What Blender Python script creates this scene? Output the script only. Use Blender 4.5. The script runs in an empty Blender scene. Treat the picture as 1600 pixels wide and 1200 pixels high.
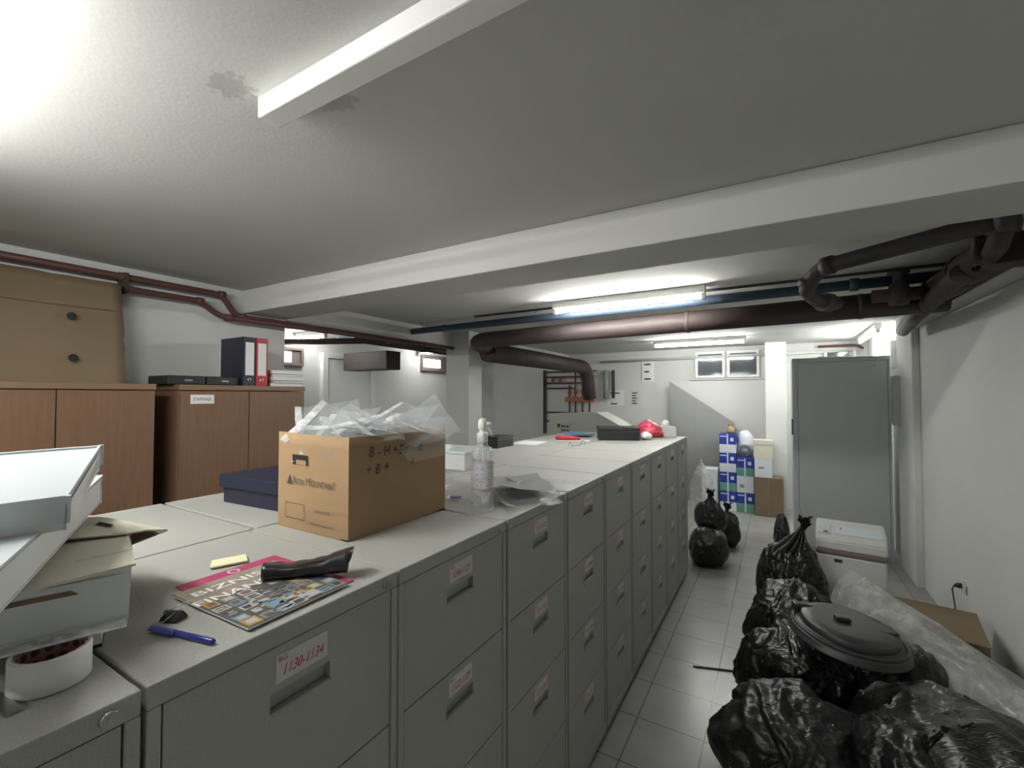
import bpy, bmesh, math, random
from mathutils import Vector, Matrix, noise

S = bpy.context.scene
C = S.collection
random.seed(7)
PI = math.pi
EYE = 1.725
CEIL = EYE + 0.79
BEAMZ = EYE + 0.618
YAW = math.radians(30.6)
PITCH = math.atan(18 / 696)
FPX = 696.0
TOPZ = 1.32

# ------------------------------------------------------------------ camera
cam_d = bpy.data.cameras.new('camera')
cam_d.sensor_width = 36
cam_d.lens = 36 * FPX / 1600
cam_d.clip_start = 0.02
cam = bpy.data.objects.new('camera', cam_d)
C.objects.link(cam)
cam.location = (0, 0, EYE)
cam.rotation_euler = (PI / 2 + PITCH, 0, YAW)
S.camera = cam

# ------------------------------------------------------------------ materials
MATS = {}


def nodes_of(name):
    m = bpy.data.materials.new(name)
    m.use_nodes = True
    nt = m.node_tree
    return m, nt, nt.nodes['Principled BSDF']


def mat(name, col, rough=0.6, metal=0.0, vary=0.06, vscale=6.0, bump=0.0, bscale=60.0, spec=0.5,
        speck=0.0, speck_scale=400.0, coat=0.0, stretch=None, bdist=0.002):
    if name in MATS:
        return MATS[name]
    m, nt, b = nodes_of(name)
    N, L = nt.nodes, nt.links
    b.inputs['Roughness'].default_value = rough
    b.inputs['Metallic'].default_value = metal
    b.inputs['Specular IOR Level'].default_value = spec
    b.inputs['Coat Weight'].default_value = coat
    tc = N.new('ShaderNodeTexCoord')
    src = tc.outputs['Object']
    if stretch:
        mp = N.new('ShaderNodeMapping')
        mp.inputs['Scale'].default_value = stretch
        L.new(src, mp.inputs['Vector'])
        src = mp.outputs['Vector']
    nz = N.new('ShaderNodeTexNoise')
    nz.inputs['Scale'].default_value = vscale
    nz.inputs['Detail'].default_value = 5
    L.new(src, nz.inputs['Vector'])
    mx = N.new('ShaderNodeMix')
    mx.data_type = 'RGBA'
    mx.inputs[6].default_value = tuple(c * (1 - vary) for c in col) + (1,)
    mx.inputs[7].default_value = tuple(min(1, c * (1 + vary)) for c in col) + (1,)
    L.new(nz.outputs['Fac'], mx.inputs[0])
    out = mx.outputs[2]
    if speck:
        n2 = N.new('ShaderNodeTexNoise')
        n2.inputs['Scale'].default_value = speck_scale
        n2.inputs['Detail'].default_value = 2
        L.new(src, n2.inputs['Vector'])
        m2 = N.new('ShaderNodeMix')
        m2.data_type = 'RGBA'
        m2.blend_type = 'MULTIPLY'
        m2.inputs[0].default_value = 1
        rp = N.new('ShaderNodeMapRange')
        rp.inputs['From Min'].default_value = 0.3
        rp.inputs['From Max'].default_value = 0.7
        rp.inputs['To Min'].default_value = 1 - speck
        rp.inputs['To Max'].default_value = 1 + speck
        L.new(n2.outputs['Fac'], rp.inputs['Value'])
        L.new(out, m2.inputs[6])
        L.new(rp.outputs['Result'], m2.inputs[7])
        out = m2.outputs[2]
    L.new(out, b.inputs['Base Color'])
    if bump:
        nb = N.new('ShaderNodeTexNoise')
        nb.inputs['Scale'].default_value = bscale
        nb.inputs['Detail'].default_value = 4
        L.new(src, nb.inputs['Vector'])
        bp = N.new('ShaderNodeBump')
        bp.inputs['Strength'].default_value = bump
        bp.inputs['Distance'].default_value = bdist
        L.new(nb.outputs['Fac'], bp.inputs['Height'])
        L.new(bp.outputs['Normal'], b.inputs['Normal'])
    MATS[name] = m
    return m


def emit(name, col, strength):
    if name in MATS:
        return MATS[name]
    m, nt, b = nodes_of(name)
    b.inputs['Base Color'].default_value = col + (1,)
    b.inputs['Emission Color'].default_value = col + (1,)
    b.inputs['Emission Strength'].default_value = strength
    MATS[name] = m
    return m


def film(name, col, alpha, rough=0.15, bump=0.5, bscale=30):
    m, nt, b = nodes_of(name)
    N, L = nt.nodes, nt.links
    b.inputs['Base Color'].default_value = col + (1,)
    b.inputs['Roughness'].default_value = rough
    tr = N.new('ShaderNodeBsdfTransparent')
    mx = N.new('ShaderNodeMixShader')
    tc = N.new('ShaderNodeTexCoord')
    nz = N.new('ShaderNodeTexNoise')
    nz.inputs['Scale'].default_value = bscale
    nz.inputs['Detail'].default_value = 4
    nz.inputs['Distortion'].default_value = 1.5
    L.new(tc.outputs['Object'], nz.inputs['Vector'])
    rp = N.new('ShaderNodeMapRange')
    rp.inputs['From Min'].default_value = 0.3
    rp.inputs['From Max'].default_value = 0.7
    rp.inputs['To Min'].default_value = alpha * 0.5
    rp.inputs['To Max'].default_value = min(1, alpha * 1.5)
    L.new(nz.outputs['Fac'], rp.inputs['Value'])
    L.new(rp.outputs['Result'], mx.inputs[0])
    L.new(tr.outputs[0], mx.inputs[1])
    L.new(b.outputs[0], mx.inputs[2])
    bp = N.new('ShaderNodeBump')
    bp.inputs['Strength'].default_value = bump
    bp.inputs['Distance'].default_value = 0.01
    L.new(nz.outputs['Fac'], bp.inputs['Height'])
    L.new(bp.outputs['Normal'], b.inputs['Normal'])
    L.new(mx.outputs[0], nt.nodes['Material Output'].inputs['Surface'])
    MATS[name] = m
    return m


def ceiling_mat():
    m = mat('ceiling_paint', (0.56, 0.56, 0.535), 0.9, vary=0.05, vscale=1.5, bump=0.25, bscale=90)
    nt = m.node_tree
    N, L = nt.nodes, nt.links
    b = N['Principled BSDF']
    old = b.inputs['Base Color'].links[0].from_socket
    tc = N.new('ShaderNodeTexCoord')
    nz = N.new('ShaderNodeTexNoise')
    nz.inputs['Scale'].default_value = 48
    nz.inputs['Detail'].default_value = 6
    L.new(tc.outputs['Object'], nz.inputs['Vector'])
    cur = old
    # old plaster patches beside the unlit batten, in world metres
    for (x, y, rx, ry) in ((-1.19, 0.60, 0.055, 0.05), (-1.00, 0.775, 0.06, 0.035)):
        sb = N.new('ShaderNodeVectorMath'); sb.operation = 'SUBTRACT'
        sb.inputs[1].default_value = (x, y, 0)
        L.new(tc.outputs['Object'], sb.inputs[0])
        ml = N.new('ShaderNodeVectorMath'); ml.operation = 'MULTIPLY'
        ml.inputs[1].default_value = (1 / rx, 1 / ry, 0)
        L.new(sb.outputs[0], ml.inputs[0])
        ln = N.new('ShaderNodeVectorMath'); ln.operation = 'LENGTH'
        L.new(ml.outputs[0], ln.inputs[0])
        ad = N.new('ShaderNodeMath'); ad.operation = 'MULTIPLY_ADD'
        ad.inputs[1].default_value = 2.6; ad.inputs[2].default_value = -1.3
        L.new(nz.outputs['Fac'], ad.inputs[0])
        s2 = N.new('ShaderNodeMath'); s2.operation = 'ADD'
        L.new(ln.outputs['Value'], s2.inputs[0]); L.new(ad.outputs[0], s2.inputs[1])
        lt = N.new('ShaderNodeMapRange')
        lt.inputs['From Min'].default_value = 0.85; lt.inputs['From Max'].default_value = 1.0
        lt.inputs['To Min'].default_value = 0.6; lt.inputs['To Max'].default_value = 0
        L.new(s2.outputs[0], lt.inputs['Value'])
        mx = N.new('ShaderNodeMix'); mx.data_type = 'RGBA'
        mx.inputs[7].default_value = (0.34, 0.335, 0.31, 1)
        L.new(lt.outputs['Result'], mx.inputs[0]); L.new(cur, mx.inputs[6])
        cur = mx.outputs[2]
    L.new(cur, b.inputs['Base Color'])
    return m


def floor_mat():
    m, nt, b = nodes_of('floor_tiles')
    N, L = nt.nodes, nt.links
    tc = N.new('ShaderNodeTexCoord')
    mp = N.new('ShaderNodeMapping')
    mp.inputs['Location'].default_value = (0.33, -0.13, 0)
    L.new(tc.outputs['Object'], mp.inputs['Vector'])
    br = N.new('ShaderNodeTexBrick')
    br.offset = 0
    br.inputs['Scale'].default_value = 1
    br.inputs['Brick Width'].default_value = 0.33
    br.inputs['Row Height'].default_value = 0.33
    br.inputs['Mortar Size'].default_value = 0.0035
    br.inputs['Color1'].default_value = (0.30, 0.30, 0.288, 1)
    br.inputs['Color2'].default_value = (0.27, 0.27, 0.26, 1)
    br.inputs['Mortar'].default_value = (0.09, 0.09, 0.086, 1)
    L.new(mp.outputs[0], br.inputs['Vector'])
    nz = N.new('ShaderNodeTexNoise')
    nz.inputs['Scale'].default_value = 5
    nz.inputs['Detail'].default_value = 6
    L.new(tc.outputs['Object'], nz.inputs['Vector'])
    mr = N.new('ShaderNodeMapRange')
    mr.inputs['To Min'].default_value = 0.75
    mr.inputs['To Max'].default_value = 1.2
    L.new(nz.outputs['Fac'], mr.inputs['Value'])
    mm = N.new('ShaderNodeMix'); mm.data_type = 'RGBA'; mm.blend_type = 'MULTIPLY'
    mm.inputs[0].default_value = 1
    L.new(br.outputs['Color'], mm.inputs[6]); L.new(mr.outputs['Result'], mm.inputs[7])
    L.new(mm.outputs[2], b.inputs['Base Color'])
    b.inputs['Roughness'].default_value = 0.28
    bp = N.new('ShaderNodeBump')
    bp.inputs['Strength'].default_value = 0.4
    bp.inputs['Distance'].default_value = 0.002
    bp.invert = True
    L.new(br.outputs['Fac'], bp.inputs['Height'])
    L.new(bp.outputs['Normal'], b.inputs['Normal'])
    return m


def wood_mat():
    m, nt, b = nodes_of('beech_laminate')
    N, L = nt.nodes, nt.links
    tc = N.new('ShaderNodeTexCoord')
    mp = N.new('ShaderNodeMapping')
    mp.inputs['Scale'].default_value = (18, 18, 1.2)
    L.new(tc.outputs['Object'], mp.inputs['Vector'])
    nz = N.new('ShaderNodeTexNoise')
    nz.inputs['Scale'].default_value = 3
    nz.inputs['Detail'].default_value = 8
    nz.inputs['Distortion'].default_value = 0.6
    L.new(mp.outputs[0], nz.inputs['Vector'])
    mx = N.new('ShaderNodeMix'); mx.data_type = 'RGBA'
    mx.inputs[6].default_value = (0.145, 0.078, 0.045, 1)
    mx.inputs[7].default_value = (0.21, 0.122, 0.074, 1)
    L.new(nz.outputs['Fac'], mx.inputs[0])
    L.new(mx.outputs[2], b.inputs['Base Color'])
    b.inputs['Roughness'].default_value = 0.42
    return m


def plastic_black(name, col=(0.006, 0.0055, 0.006), rough=0.34, bstr=0.8):
    m, nt, b = nodes_of(name)
    N, L = nt.nodes, nt.links
    b.inputs['Base Color'].default_value = col + (1,)
    b.inputs['Roughness'].default_value = rough
    b.inputs['Specular IOR Level'].default_value = 0.45
    tc = N.new('ShaderNodeTexCoord')
    mp = N.new('ShaderNodeMapping')
    mp.inputs['Scale'].default_value = (1.0, 0.4, 2.2)
    mp.inputs['Rotation'].default_value = (0.4, 0.5, 0.7)
    L.new(tc.outputs['Object'], mp.inputs['Vector'])
    nz = N.new('ShaderNodeTexNoise')
    nz.noise_type = 'RIDGED_MULTIFRACTAL'
    nz.inputs['Scale'].default_value = 4.5
    nz.inputs['Detail'].default_value = 3
    nz.inputs['Distortion'].default_value = 1.6
    L.new(mp.outputs[0], nz.inputs['Vector'])
    bp = N.new('ShaderNodeBump')
    bp.inputs['Strength'].default_value = bstr
    bp.inputs['Distance'].default_value = 0.018
    L.new(nz.outputs['Fac'], bp.inputs['Height'])
    mp2 = N.new('ShaderNodeMapping')
    mp2.inputs['Scale'].default_value = (1.0, 2.6, 0.8)
    mp2.inputs['Rotation'].default_value = (0.9, 0.2, 1.7)
    L.new(tc.outputs['Object'], mp2.inputs['Vector'])
    n2 = N.new('ShaderNodeTexNoise')
    n2.noise_type = 'RIDGED_MULTIFRACTAL'
    n2.inputs['Scale'].default_value = 15
    n2.inputs['Detail'].default_value = 4
    n2.inputs['Distortion'].default_value = 2.2
    L.new(mp2.outputs[0], n2.inputs['Vector'])
    b2 = N.new('ShaderNodeBump')
    b2.inputs['Strength'].default_value = 0.75
    b2.inputs['Distance'].default_value = 0.006
    L.new(n2.outputs['Fac'], b2.inputs['Height'])
    L.new(bp.outputs['Normal'], b2.inputs['Normal'])
    L.new(b2.outputs['Normal'], b.inputs['Normal'])
    return m


def core_mat():
    m, nt, b = nodes_of('tape_core_print')
    N, L = nt.nodes, nt.links
    tc = N.new('ShaderNodeTexCoord')
    sp = N.new('ShaderNodeSeparateXYZ')
    L.new(tc.outputs['Object'], sp.inputs[0])
    at = N.new('ShaderNodeMath'); at.operation = 'ARCTAN2'
    L.new(sp.outputs['Y'], at.inputs[0]); L.new(sp.outputs['X'], at.inputs[1])
    cb = N.new('ShaderNodeCombineXYZ')
    ms = N.new('ShaderNodeMath'); ms.operation = 'MULTIPLY'; ms.inputs[1].default_value = 2.4
    L.new(at.outputs[0], ms.inputs[0])
    mz = N.new('ShaderNodeMath'); mz.operation = 'MULTIPLY'; mz.inputs[1].default_value = 60
    L.new(sp.outputs['Z'], mz.inputs[0])
    L.new(ms.outputs[0], cb.inputs[0]); L.new(mz.outputs[0], cb.inputs[1])
    vo = N.new('ShaderNodeTexVoronoi')
    vo.inputs['Scale'].default_value = 1.0
    vo.inputs['Randomness'].default_value = 0.15
    L.new(cb.outputs[0], vo.inputs['Vector'])
    st = N.new('ShaderNodeMapRange')
    st.inputs['From Min'].default_value = 0.33; st.inputs['From Max'].default_value = 0.37
    L.new(vo.outputs['Distance'], st.inputs['Value'])
    mx = N.new('ShaderNodeMix'); mx.data_type = 'RGBA'
    mx.inputs[6].default_value = (0.22, 0.07, 0.07, 1)
    mx.inputs[7].default_value = (0.52, 0.33, 0.31, 1)
    L.new(st.outputs['Result'], mx.inputs[0])
    L.new(mx.outputs[2], b.inputs['Base Color'])
    b.inputs['Roughness'].default_value = 0.7
    return m


M = dict(
    wall=mat('wall_paint', (0.62, 0.63, 0.61), 0.85, vary=0.07, vscale=2.2, bump=0.3, bscale=70),
    beam=mat('beam_paint', (0.55, 0.55, 0.53), 0.85, vary=0.06, vscale=2.0, bump=0.3, bscale=50),
    steel=mat('grey_powder_coat', (0.37, 0.37, 0.345), 0.5, vary=0.04, vscale=3, speck=0.10, speck_scale=330, bump=0.08, bscale=330),
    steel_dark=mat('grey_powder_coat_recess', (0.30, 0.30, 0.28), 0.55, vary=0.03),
    locker=mat('locker_grey_paint', (0.40, 0.42, 0.42), 0.45, vary=0.05, vscale=3, bump=0.05, bscale=200),
    gap=mat('dark_gap', (0.012, 0.012, 0.012), 0.9),
    chrome=mat('chrome', (0.75, 0.75, 0.75), 0.18, 1.0, vary=0.02),
    metal=mat('dull_metal', (0.42, 0.42, 0.41), 0.35, 1.0, vary=0.05),
    card=mat('cardboard_brown', (0.33, 0.215, 0.115), 0.85, vary=0.07, vscale=5, bump=0.15, bscale=120, stretch=(1, 1, 3)),
    card2=mat('cardboard_dull', (0.17, 0.125, 0.075), 0.9, vary=0.12, vscale=4, bump=0.15, bscale=90),
    cream=mat('carton_cream', (0.62, 0.60, 0.50), 0.8, vary=0.05, vscale=8),
    whitecard=mat('carton_white', (0.66, 0.68, 0.68), 0.55, vary=0.04, vscale=9),
    whitegloss=mat('carton_white_gloss', (0.58, 0.62, 0.64), 0.3, vary=0.02, vscale=6),
    inner=mat('carton_inside', (0.20, 0.13, 0.10), 0.9),
    paper=mat('white_paper', (0.78, 0.78, 0.77), 0.7, vary=0.03),
    ink=mat('black_ink', (0.03, 0.028, 0.03), 0.6),
    ink_soft=mat('grey_ink', (0.06, 0.05, 0.04), 0.7),
    redink=mat('red_ink', (0.50, 0.03, 0.07), 0.6),
    labelp=mat('label_paper', (0.60, 0.58, 0.57), 0.7, vary=0.03),
    batten=mat('white_batten_enamel', (0.84, 0.84, 0.82), 0.4, vary=0.03),
    pipe_red=mat('red_oxide_pipe', (0.10, 0.042, 0.036), 0.5, vary=0.3, vscale=12),
    pipe_dark=mat('dark_lagged_pipe', (0.045, 0.040, 0.042), 0.65, vary=0.3, vscale=9, bump=0.5, bscale=20, bdist=0.01),
    pipe_blue=mat('blue_black_pipe', (0.035, 0.055, 0.085), 0.5, vary=0.25, vscale=9),
    duct=mat('brown_lagged_duct', (0.042, 0.029, 0.028), 0.6, vary=0.25, vscale=8, bump=0.4, bscale=14, bdist=0.01),
    rust=mat('rusted_metal', (0.05, 0.032, 0.027), 0.8, vary=0.45, vscale=10, bump=0.6, bscale=30, bdist=0.006),
    navy=mat('navy_board', (0.012, 0.011, 0.030), 0.45, vary=0.08),
    darkblue=mat('dark_blue_box', (0.005, 0.007, 0.026), 0.7),
    red=mat('red_board', (0.45, 0.02, 0.035), 0.45),
    black=mat('black_plastic', (0.016, 0.016, 0.018), 0.4),
    blackgrey=mat('charcoal_plastic', (0.022, 0.024, 0.024), 0.45, vary=0.1, vscale=15, bump=0.05, bscale=60),
    pouch=mat('black_leather', (0.018, 0.014, 0.018), 0.32, vary=0.2, vscale=20, bump=0.35, bscale=90),
    magenta=mat('magenta_card', (0.40, 0.05, 0.13), 0.5),
    coverdark=mat('cover_dark', (0.105, 0.105, 0.098), 0.35, vary=0.35, vscale=30),
    covergold=mat('cover_gold', (0.44, 0.272, 0.064), 0.4, vary=0.2, vscale=40),
    coverbrown=mat('cover_brown', (0.216, 0.12, 0.064), 0.4, vary=0.4, vscale=40),
    coverblue=mat('cover_blue', (0.176, 0.288, 0.36), 0.4, vary=0.2, vscale=40),
    coverwhite=mat('cover_white', (0.435, 0.435, 0.42), 0.4, vary=0.2, vscale=40),
    covertan=mat('cover_tan', (0.3, 0.255, 0.195), 0.4, vary=0.3, vscale=40),
    covernavy=mat('cover_navy', (0.048, 0.064, 0.112), 0.4, vary=0.3, vscale=40),
    note=mat('pale_yellow_paper', (0.80, 0.78, 0.50), 0.7, vary=0.02),
    penblue=mat('blue_pen_plastic', (0.03, 0.04, 0.26), 0.3),
    penlight=mat('blue_cap_plastic', (0.05, 0.10, 0.42), 0.35),
    tape=mat('white_tape', (0.74, 0.75, 0.71), 0.45, vary=0.03),
    pump=mat('white_pump_plastic', (0.80, 0.80, 0.78), 0.35),
    pinkprint=mat('pink_print', (0.62, 0.30, 0.36), 0.6, vary=0.15, vscale=50),
    redplastic=mat('red_bag_plastic', (0.68, 0.07, 0.13), 0.35, bump=0.8, bscale=25, bdist=0.01),
    bluefilm=mat('blue_folder', (0.09, 0.22, 0.38), 0.4),
    shred=mat('shredder_white', (0.58, 0.58, 0.57), 0.45, vary=0.03),
    shredband=mat('shredder_band', (0.17, 0.135, 0.13), 0.5),
    dgrey=mat('grey_slab', (0.27, 0.275, 0.27), 0.7, vary=0.05),
    offwhite=mat('offwhite_enamel', (0.58, 0.59, 0.55), 0.5, vary=0.04),
    frame=mat('white_window_frame', (0.74, 0.75, 0.74), 0.4, vary=0.02),
    frame_dark=mat('brown_window_frame', (0.16, 0.13, 0.12), 0.6),
    paneglass=mat('dark_window_pane', (0.10, 0.11, 0.12), 0.08, vary=0.3, vscale=4),
    packblue=mat('pack_blue', (0.02, 0.04, 0.30), 0.4, vary=0.05),
    packgreen=mat('pack_green', (0.12, 0.32, 0.25), 0.4, vary=0.1),
    packwhite=mat('pack_white', (0.66, 0.69, 0.74), 0.4, vary=0.05),
    ochre=mat('ochre_jar', (0.34, 0.27, 0.14), 0.5),
    valve=mat('brass_valve', (0.32, 0.13, 0.06), 0.45, 0.6),
    ceiling=ceiling_mat(), floor=floor_mat(), wood=wood_mat(), core=core_mat(),
    bag=plastic_black('black_bag_film'), bag2=plastic_black('grey_black_bag_film', (0.012, 0.011, 0.012), 0.38),
    sleeve=film('clear_sleeve_film', (0.66, 0.69, 0.71), 0.20, 0.12, 0.35, 12),
    clearbag=film('clear_bag_film', (0.55, 0.56, 0.54), 0.36, 0.22, 0.7, 5),
    bottle=film('clear_bottle_plastic', (0.75, 0.78, 0.80), 0.28, 0.05, 0.1, 20),
    tube=emit('lit_tube', (1.0, 1.0, 0.965), 84),
    tube_near=emit('lit_tube_near', (1.0, 1.0, 0.965), 98),
    tube_annex=emit('lit_tube_annex', (1.0, 1.0, 0.965), 38),
    daylight=emit('daylight_pane', (0.95, 0.98, 1.0), 3.5),
)
M['wood_edge'] = mat('laminate_top', (0.20, 0.125, 0.072), 0.5, vary=0.06)


# ------------------------------------------------------------------ survey of the photograph
def ray(px, py):
    cx, cy = (px - 800) / FPX, (600 - py) / FPX
    f = Vector((-math.sin(YAW) * math.cos(PITCH), math.cos(YAW) * math.cos(PITCH), math.sin(PITCH)))
    rt = Vector((math.cos(YAW), math.sin(YAW), 0))
    return f + rt * cx + rt.cross(f) * cy


def at(px, py, z=None, x=None, y=None):
    """survey point: where the sight line through a photo point meets a height, or a plane x / y"""
    d = ray(px, py)
    if z is not None: s = (z - EYE) / d.z
    elif x is not None: s = x / d.x
    else: s = y / d.y
    return Vector((0, 0, EYE)) + d * s


# ------------------------------------------------------------------ building helpers
def tag(o, label=None, cat=None, group=None, kind=None):
    if label: o['label'] = label
    if cat: o['category'] = cat
    if group: o['group'] = group
    if kind: o['kind'] = kind
    return o


def thing(name, label, cat, loc=(0, 0, 0), rz=0.0, group=None):
    o = bpy.data.objects.new(name, None)
    o.empty_display_size = 0.05
    C.objects.link(o)
    o.location = loc
    o.rotation_euler = (0, 0, rz)
    return tag(o, label, cat, group)


def link(name, bm, mats, parent=None, smooth=False, loc=None, rot=None):
    me = bpy.data.meshes.new(name)
    bm.normal_update()
    bm.to_mesh(me)
    bm.free()
    if not isinstance(mats, (list, tuple)):
        mats = [mats]
    for m_ in mats:
        me.materials.append(m_)
    if smooth:
        me.polygons.foreach_set('use_smooth', [True] * len(me.polygons))
        if smooth == 'auto':
            me.set_sharp_from_angle(angle=math.radians(38))
    o = bpy.data.objects.new(name, me)
    C.objects.link(o)
    if parent is not None:
        o.parent = parent
    if loc is not None:
        o.location = loc
    if rot is not None:
        o.rotation_euler = rot
    return o


def struct(name, bm, m):
    return tag(link(name, bm, m), kind='structure')


def add_box(bm, x0, x1, y0, y1, z0, z1, bev=0.0, mi=0, mtx=None, seg=2):
    r = bmesh.ops.create_cube(bm, size=1)
    vs = r['verts']
    for v in vs:
        v.co = Vector(((x0 + x1) / 2 + v.co.x * (x1 - x0), (y0 + y1) / 2 + v.co.y * (y1 - y0), (z0 + z1) / 2 + v.co.z * (z1 - z0)))
    fs = set(f for v in vs for f in v.link_faces)
    if bev > 0:
        es = list(set(e for v in vs for e in v.link_edges))
        rr = bmesh.ops.bevel(bm, geom=es, offset=bev, segments=seg, affect='EDGES', profile=0.5)
        fs = set(rr['faces']) | set(f for f in fs if f.is_valid)
        vs = list(set(v for f in fs for v in f.verts))
    for f in fs:
        f.material_index = mi
    if mtx is not None:
        for v in vs:
            v.co = mtx @ v.co
    return vs


def boxbm(*a, **k):
    bm = bmesh.new()
    add_box(bm, *a, **k)
    return bm


def add_quad(bm, pts, mi=0):
    vs = [bm.verts.new(p) for p in pts]
    f = bm.faces.new(vs)
    f.material_index = mi
    return f


def round_path(pts, rad=0.05, n=6):
    pts = [Vector(p) for p in pts]
    out = [pts[0]]
    for i in range(1, len(pts) - 1):
        a, b, c = pts[i - 1], pts[i], pts[i + 1]
        d1, d2 = (a - b), (c - b)
        r = min(rad, d1.length * 0.45, d2.length * 0.45)
        p, q = b + d1.normalized() * r, b + d2.normalized() * r
        for k in range(n + 1):
            t = k / n
            out.append((1 - t) ** 2 * p + 2 * t * (1 - t) * b + t * t * q)
    out.append(pts[-1])
    return out


def add_tube(bm, pts, r, seg=12, mi=0, cap=True):
    pts = [Vector(p) for p in pts]
    n = len(pts)
    rs = r if isinstance(r, (list, tuple)) else [r] * n
    t0 = (pts[1] - pts[0]).normalized()
    up = Vector((0, 0, 1)) if abs(t0.z) < 0.9 else Vector((1, 0, 0))
    u = t0.cross(up).normalized()
    rings = []
    for i in range(n):
        if i == 0: t = pts[1] - pts[0]
        elif i == n - 1: t = pts[-1] - pts[-2]
        else: t = (pts[i + 1] - pts[i]).normalized() + (pts[i] - pts[i - 1]).normalized()
        t = t.normalized()
        u = (u - t * u.dot(t)).normalized()
        w = t.cross(u)
        rings.append([bm.verts.new(pts[i] + (u * math.cos(2 * PI * k / seg) + w * math.sin(2 * PI * k / seg)) * rs[i]) for k in range(seg)])
    for i in range(n - 1):
        for k in range(seg):
            f = bm.faces.new((rings[i][k], rings[i][(k + 1) % seg], rings[i + 1][(k + 1) % seg], rings[i + 1][k]))
            f.material_index = mi
            f.smooth = True
    if cap:
        f = bm.faces.new(rings[0][::-1]); f.material_index = mi
        f = bm.faces.new(rings[-1]); f.material_index = mi


def add_lathe(bm, prof, seg=32, center=(0, 0, 0), mi=0, sx=1.0, sy=1.0):
    c = Vector(center)
    rings = []
    for (r, z) in prof:
        if r < 1e-6:
            rings.append([bm.verts.new(c + Vector((0, 0, z)))])
        else:
            rings.append([bm.verts.new(c + Vector((r * sx * math.cos(2 * PI * k / seg), r * sy * math.sin(2 * PI * k / seg), z))) for k in range(seg)])
    for a, b in zip(rings[:-1], rings[1:]):
        for k in range(seg):
            k2 = (k + 1) % seg
            if len(a) == 1 and len(b) == 1: continue
            if len(a) == 1: vs = (a[0], b[k2], b[k])
            elif len(b) == 1: vs = (a[k], a[k2], b[0])
            else: vs = (a[k], a[k2], b[k2], b[k])
            f = bm.faces.new(vs)
            f.material_index = mi
            f.smooth = True


_text_cache = {}


def text_obj(body, size, m, parent, name='lettering', mtx=None, shear=0.0, thick=0.0, align='CENTER', space=1.0, wx=1.0, offset=0.0):
    key = (body, size, shear, align, space, wx, m.name, offset)
    if key not in _text_cache:
        cu = bpy.data.curves.new('t', 'FONT')
        cu.body = body
        cu.size = size
        cu.shear = shear
        cu.align_x = align
        cu.align_y = 'CENTER'
        cu.space_character = space
        cu.resolution_u = 3
        cu.offset = offset
        to = bpy.data.objects.new('t', cu)
        C.objects.link(to)
        dg = bpy.context.evaluated_depsgraph_get()
        me = bpy.data.meshes.new_from_object(to.evaluated_get(dg))
        bpy.data.objects.remove(to)
        bpy.data.curves.remove(cu)
        me.materials.clear()
        me.materials.append(m)
        if wx != 1.0:
            for v in me.vertices: v.co.x *= wx
        _text_cache[key] = me
    o = bpy.data.objects.new(name, _text_cache[key])
    C.objects.link(o)
    o.parent = parent
    if mtx is not None:
        o.matrix_local = mtx
    return o


def frame_mtx(origin, xdir, zup):
    """text plane: xdir = reading direction, zup = up on the sheet"""
    x = Vector(xdir).normalized()
    y = Vector(zup)
    y = (y - x * y.dot(x)).normalized()
    z = x.cross(y)
    m = Matrix.Identity(4)
    for i, a in enumerate((x, y, z)):
        m[0][i], m[1][i], m[2][i] = a
    m.translation = Vector(origin)
    return m


# ------------------------------------------------------------------ the room
XL, XR, YB, YF, XA = -3.45, 1.13, -4.2, 8.0, -5.2


def bx(name, m, *a, **k):
    return struct(name, boxbm(*a, **k), m)


bx('floor', M['floor'], XA - .1, XR + .1, YB - .1, YF + .1, -0.1, 0)
bx('ceiling', M['ceiling'], XA - .1, XR + .1, YB - .1, YF + .1, CEIL, CEIL + 0.12)
bx('wall_left', M['wall'], XL - 0.15, XL, YB, 2.18, 0, CEIL)
bx('wall_right', M['wall'], XR, XR + 0.12, YB, YF, 0, CEIL)
bx('wall_rear', M['wall'], XA, XR, YB - 0.12, YB, 0, CEIL)
bx('wall_far', M['wall'], XA, XR, YF, YF + 0.12, 0, CEIL)
bx('wall_annex_left', M['wall'], XA - 0.12, XA, 2.0, YF, 0, CEIL)
bx('wall_annex_near', M['wall'], XA, XL - 0.15, 2.05, 2.18, 0, CEIL)
bx('beam', M['beam'], XL, XR, 1.84, 2.18, BEAMZ, CEIL, bev=0.006)
bx('beam_left', M['beam'], XL - 0.15, XL, 2.18, 4.38, BEAMZ, CEIL, bev=0.004)
bx('beam_right', M['beam'], 1.0, XR, 2.18, 5.36, BEAMZ, CEIL, bev=0.004)
bx('beam_far_left', M['beam'], XL - 0.15, XL, 4.66, YF, BEAMZ, CEIL, bev=0.004)
bx('column', M['beam'], -3.55, -3.2, 4.38, 4.66, 0, CEIL, bev=0.006)
bx('column_far', M['wall'], -0.13, 0.14, 7.62, YF, 0, CEIL, bev=0.004)
bx('column_right', M['wall'], 1.075, XR, 5.36, 5.95, 0, CEIL, bev=0.004)


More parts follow.
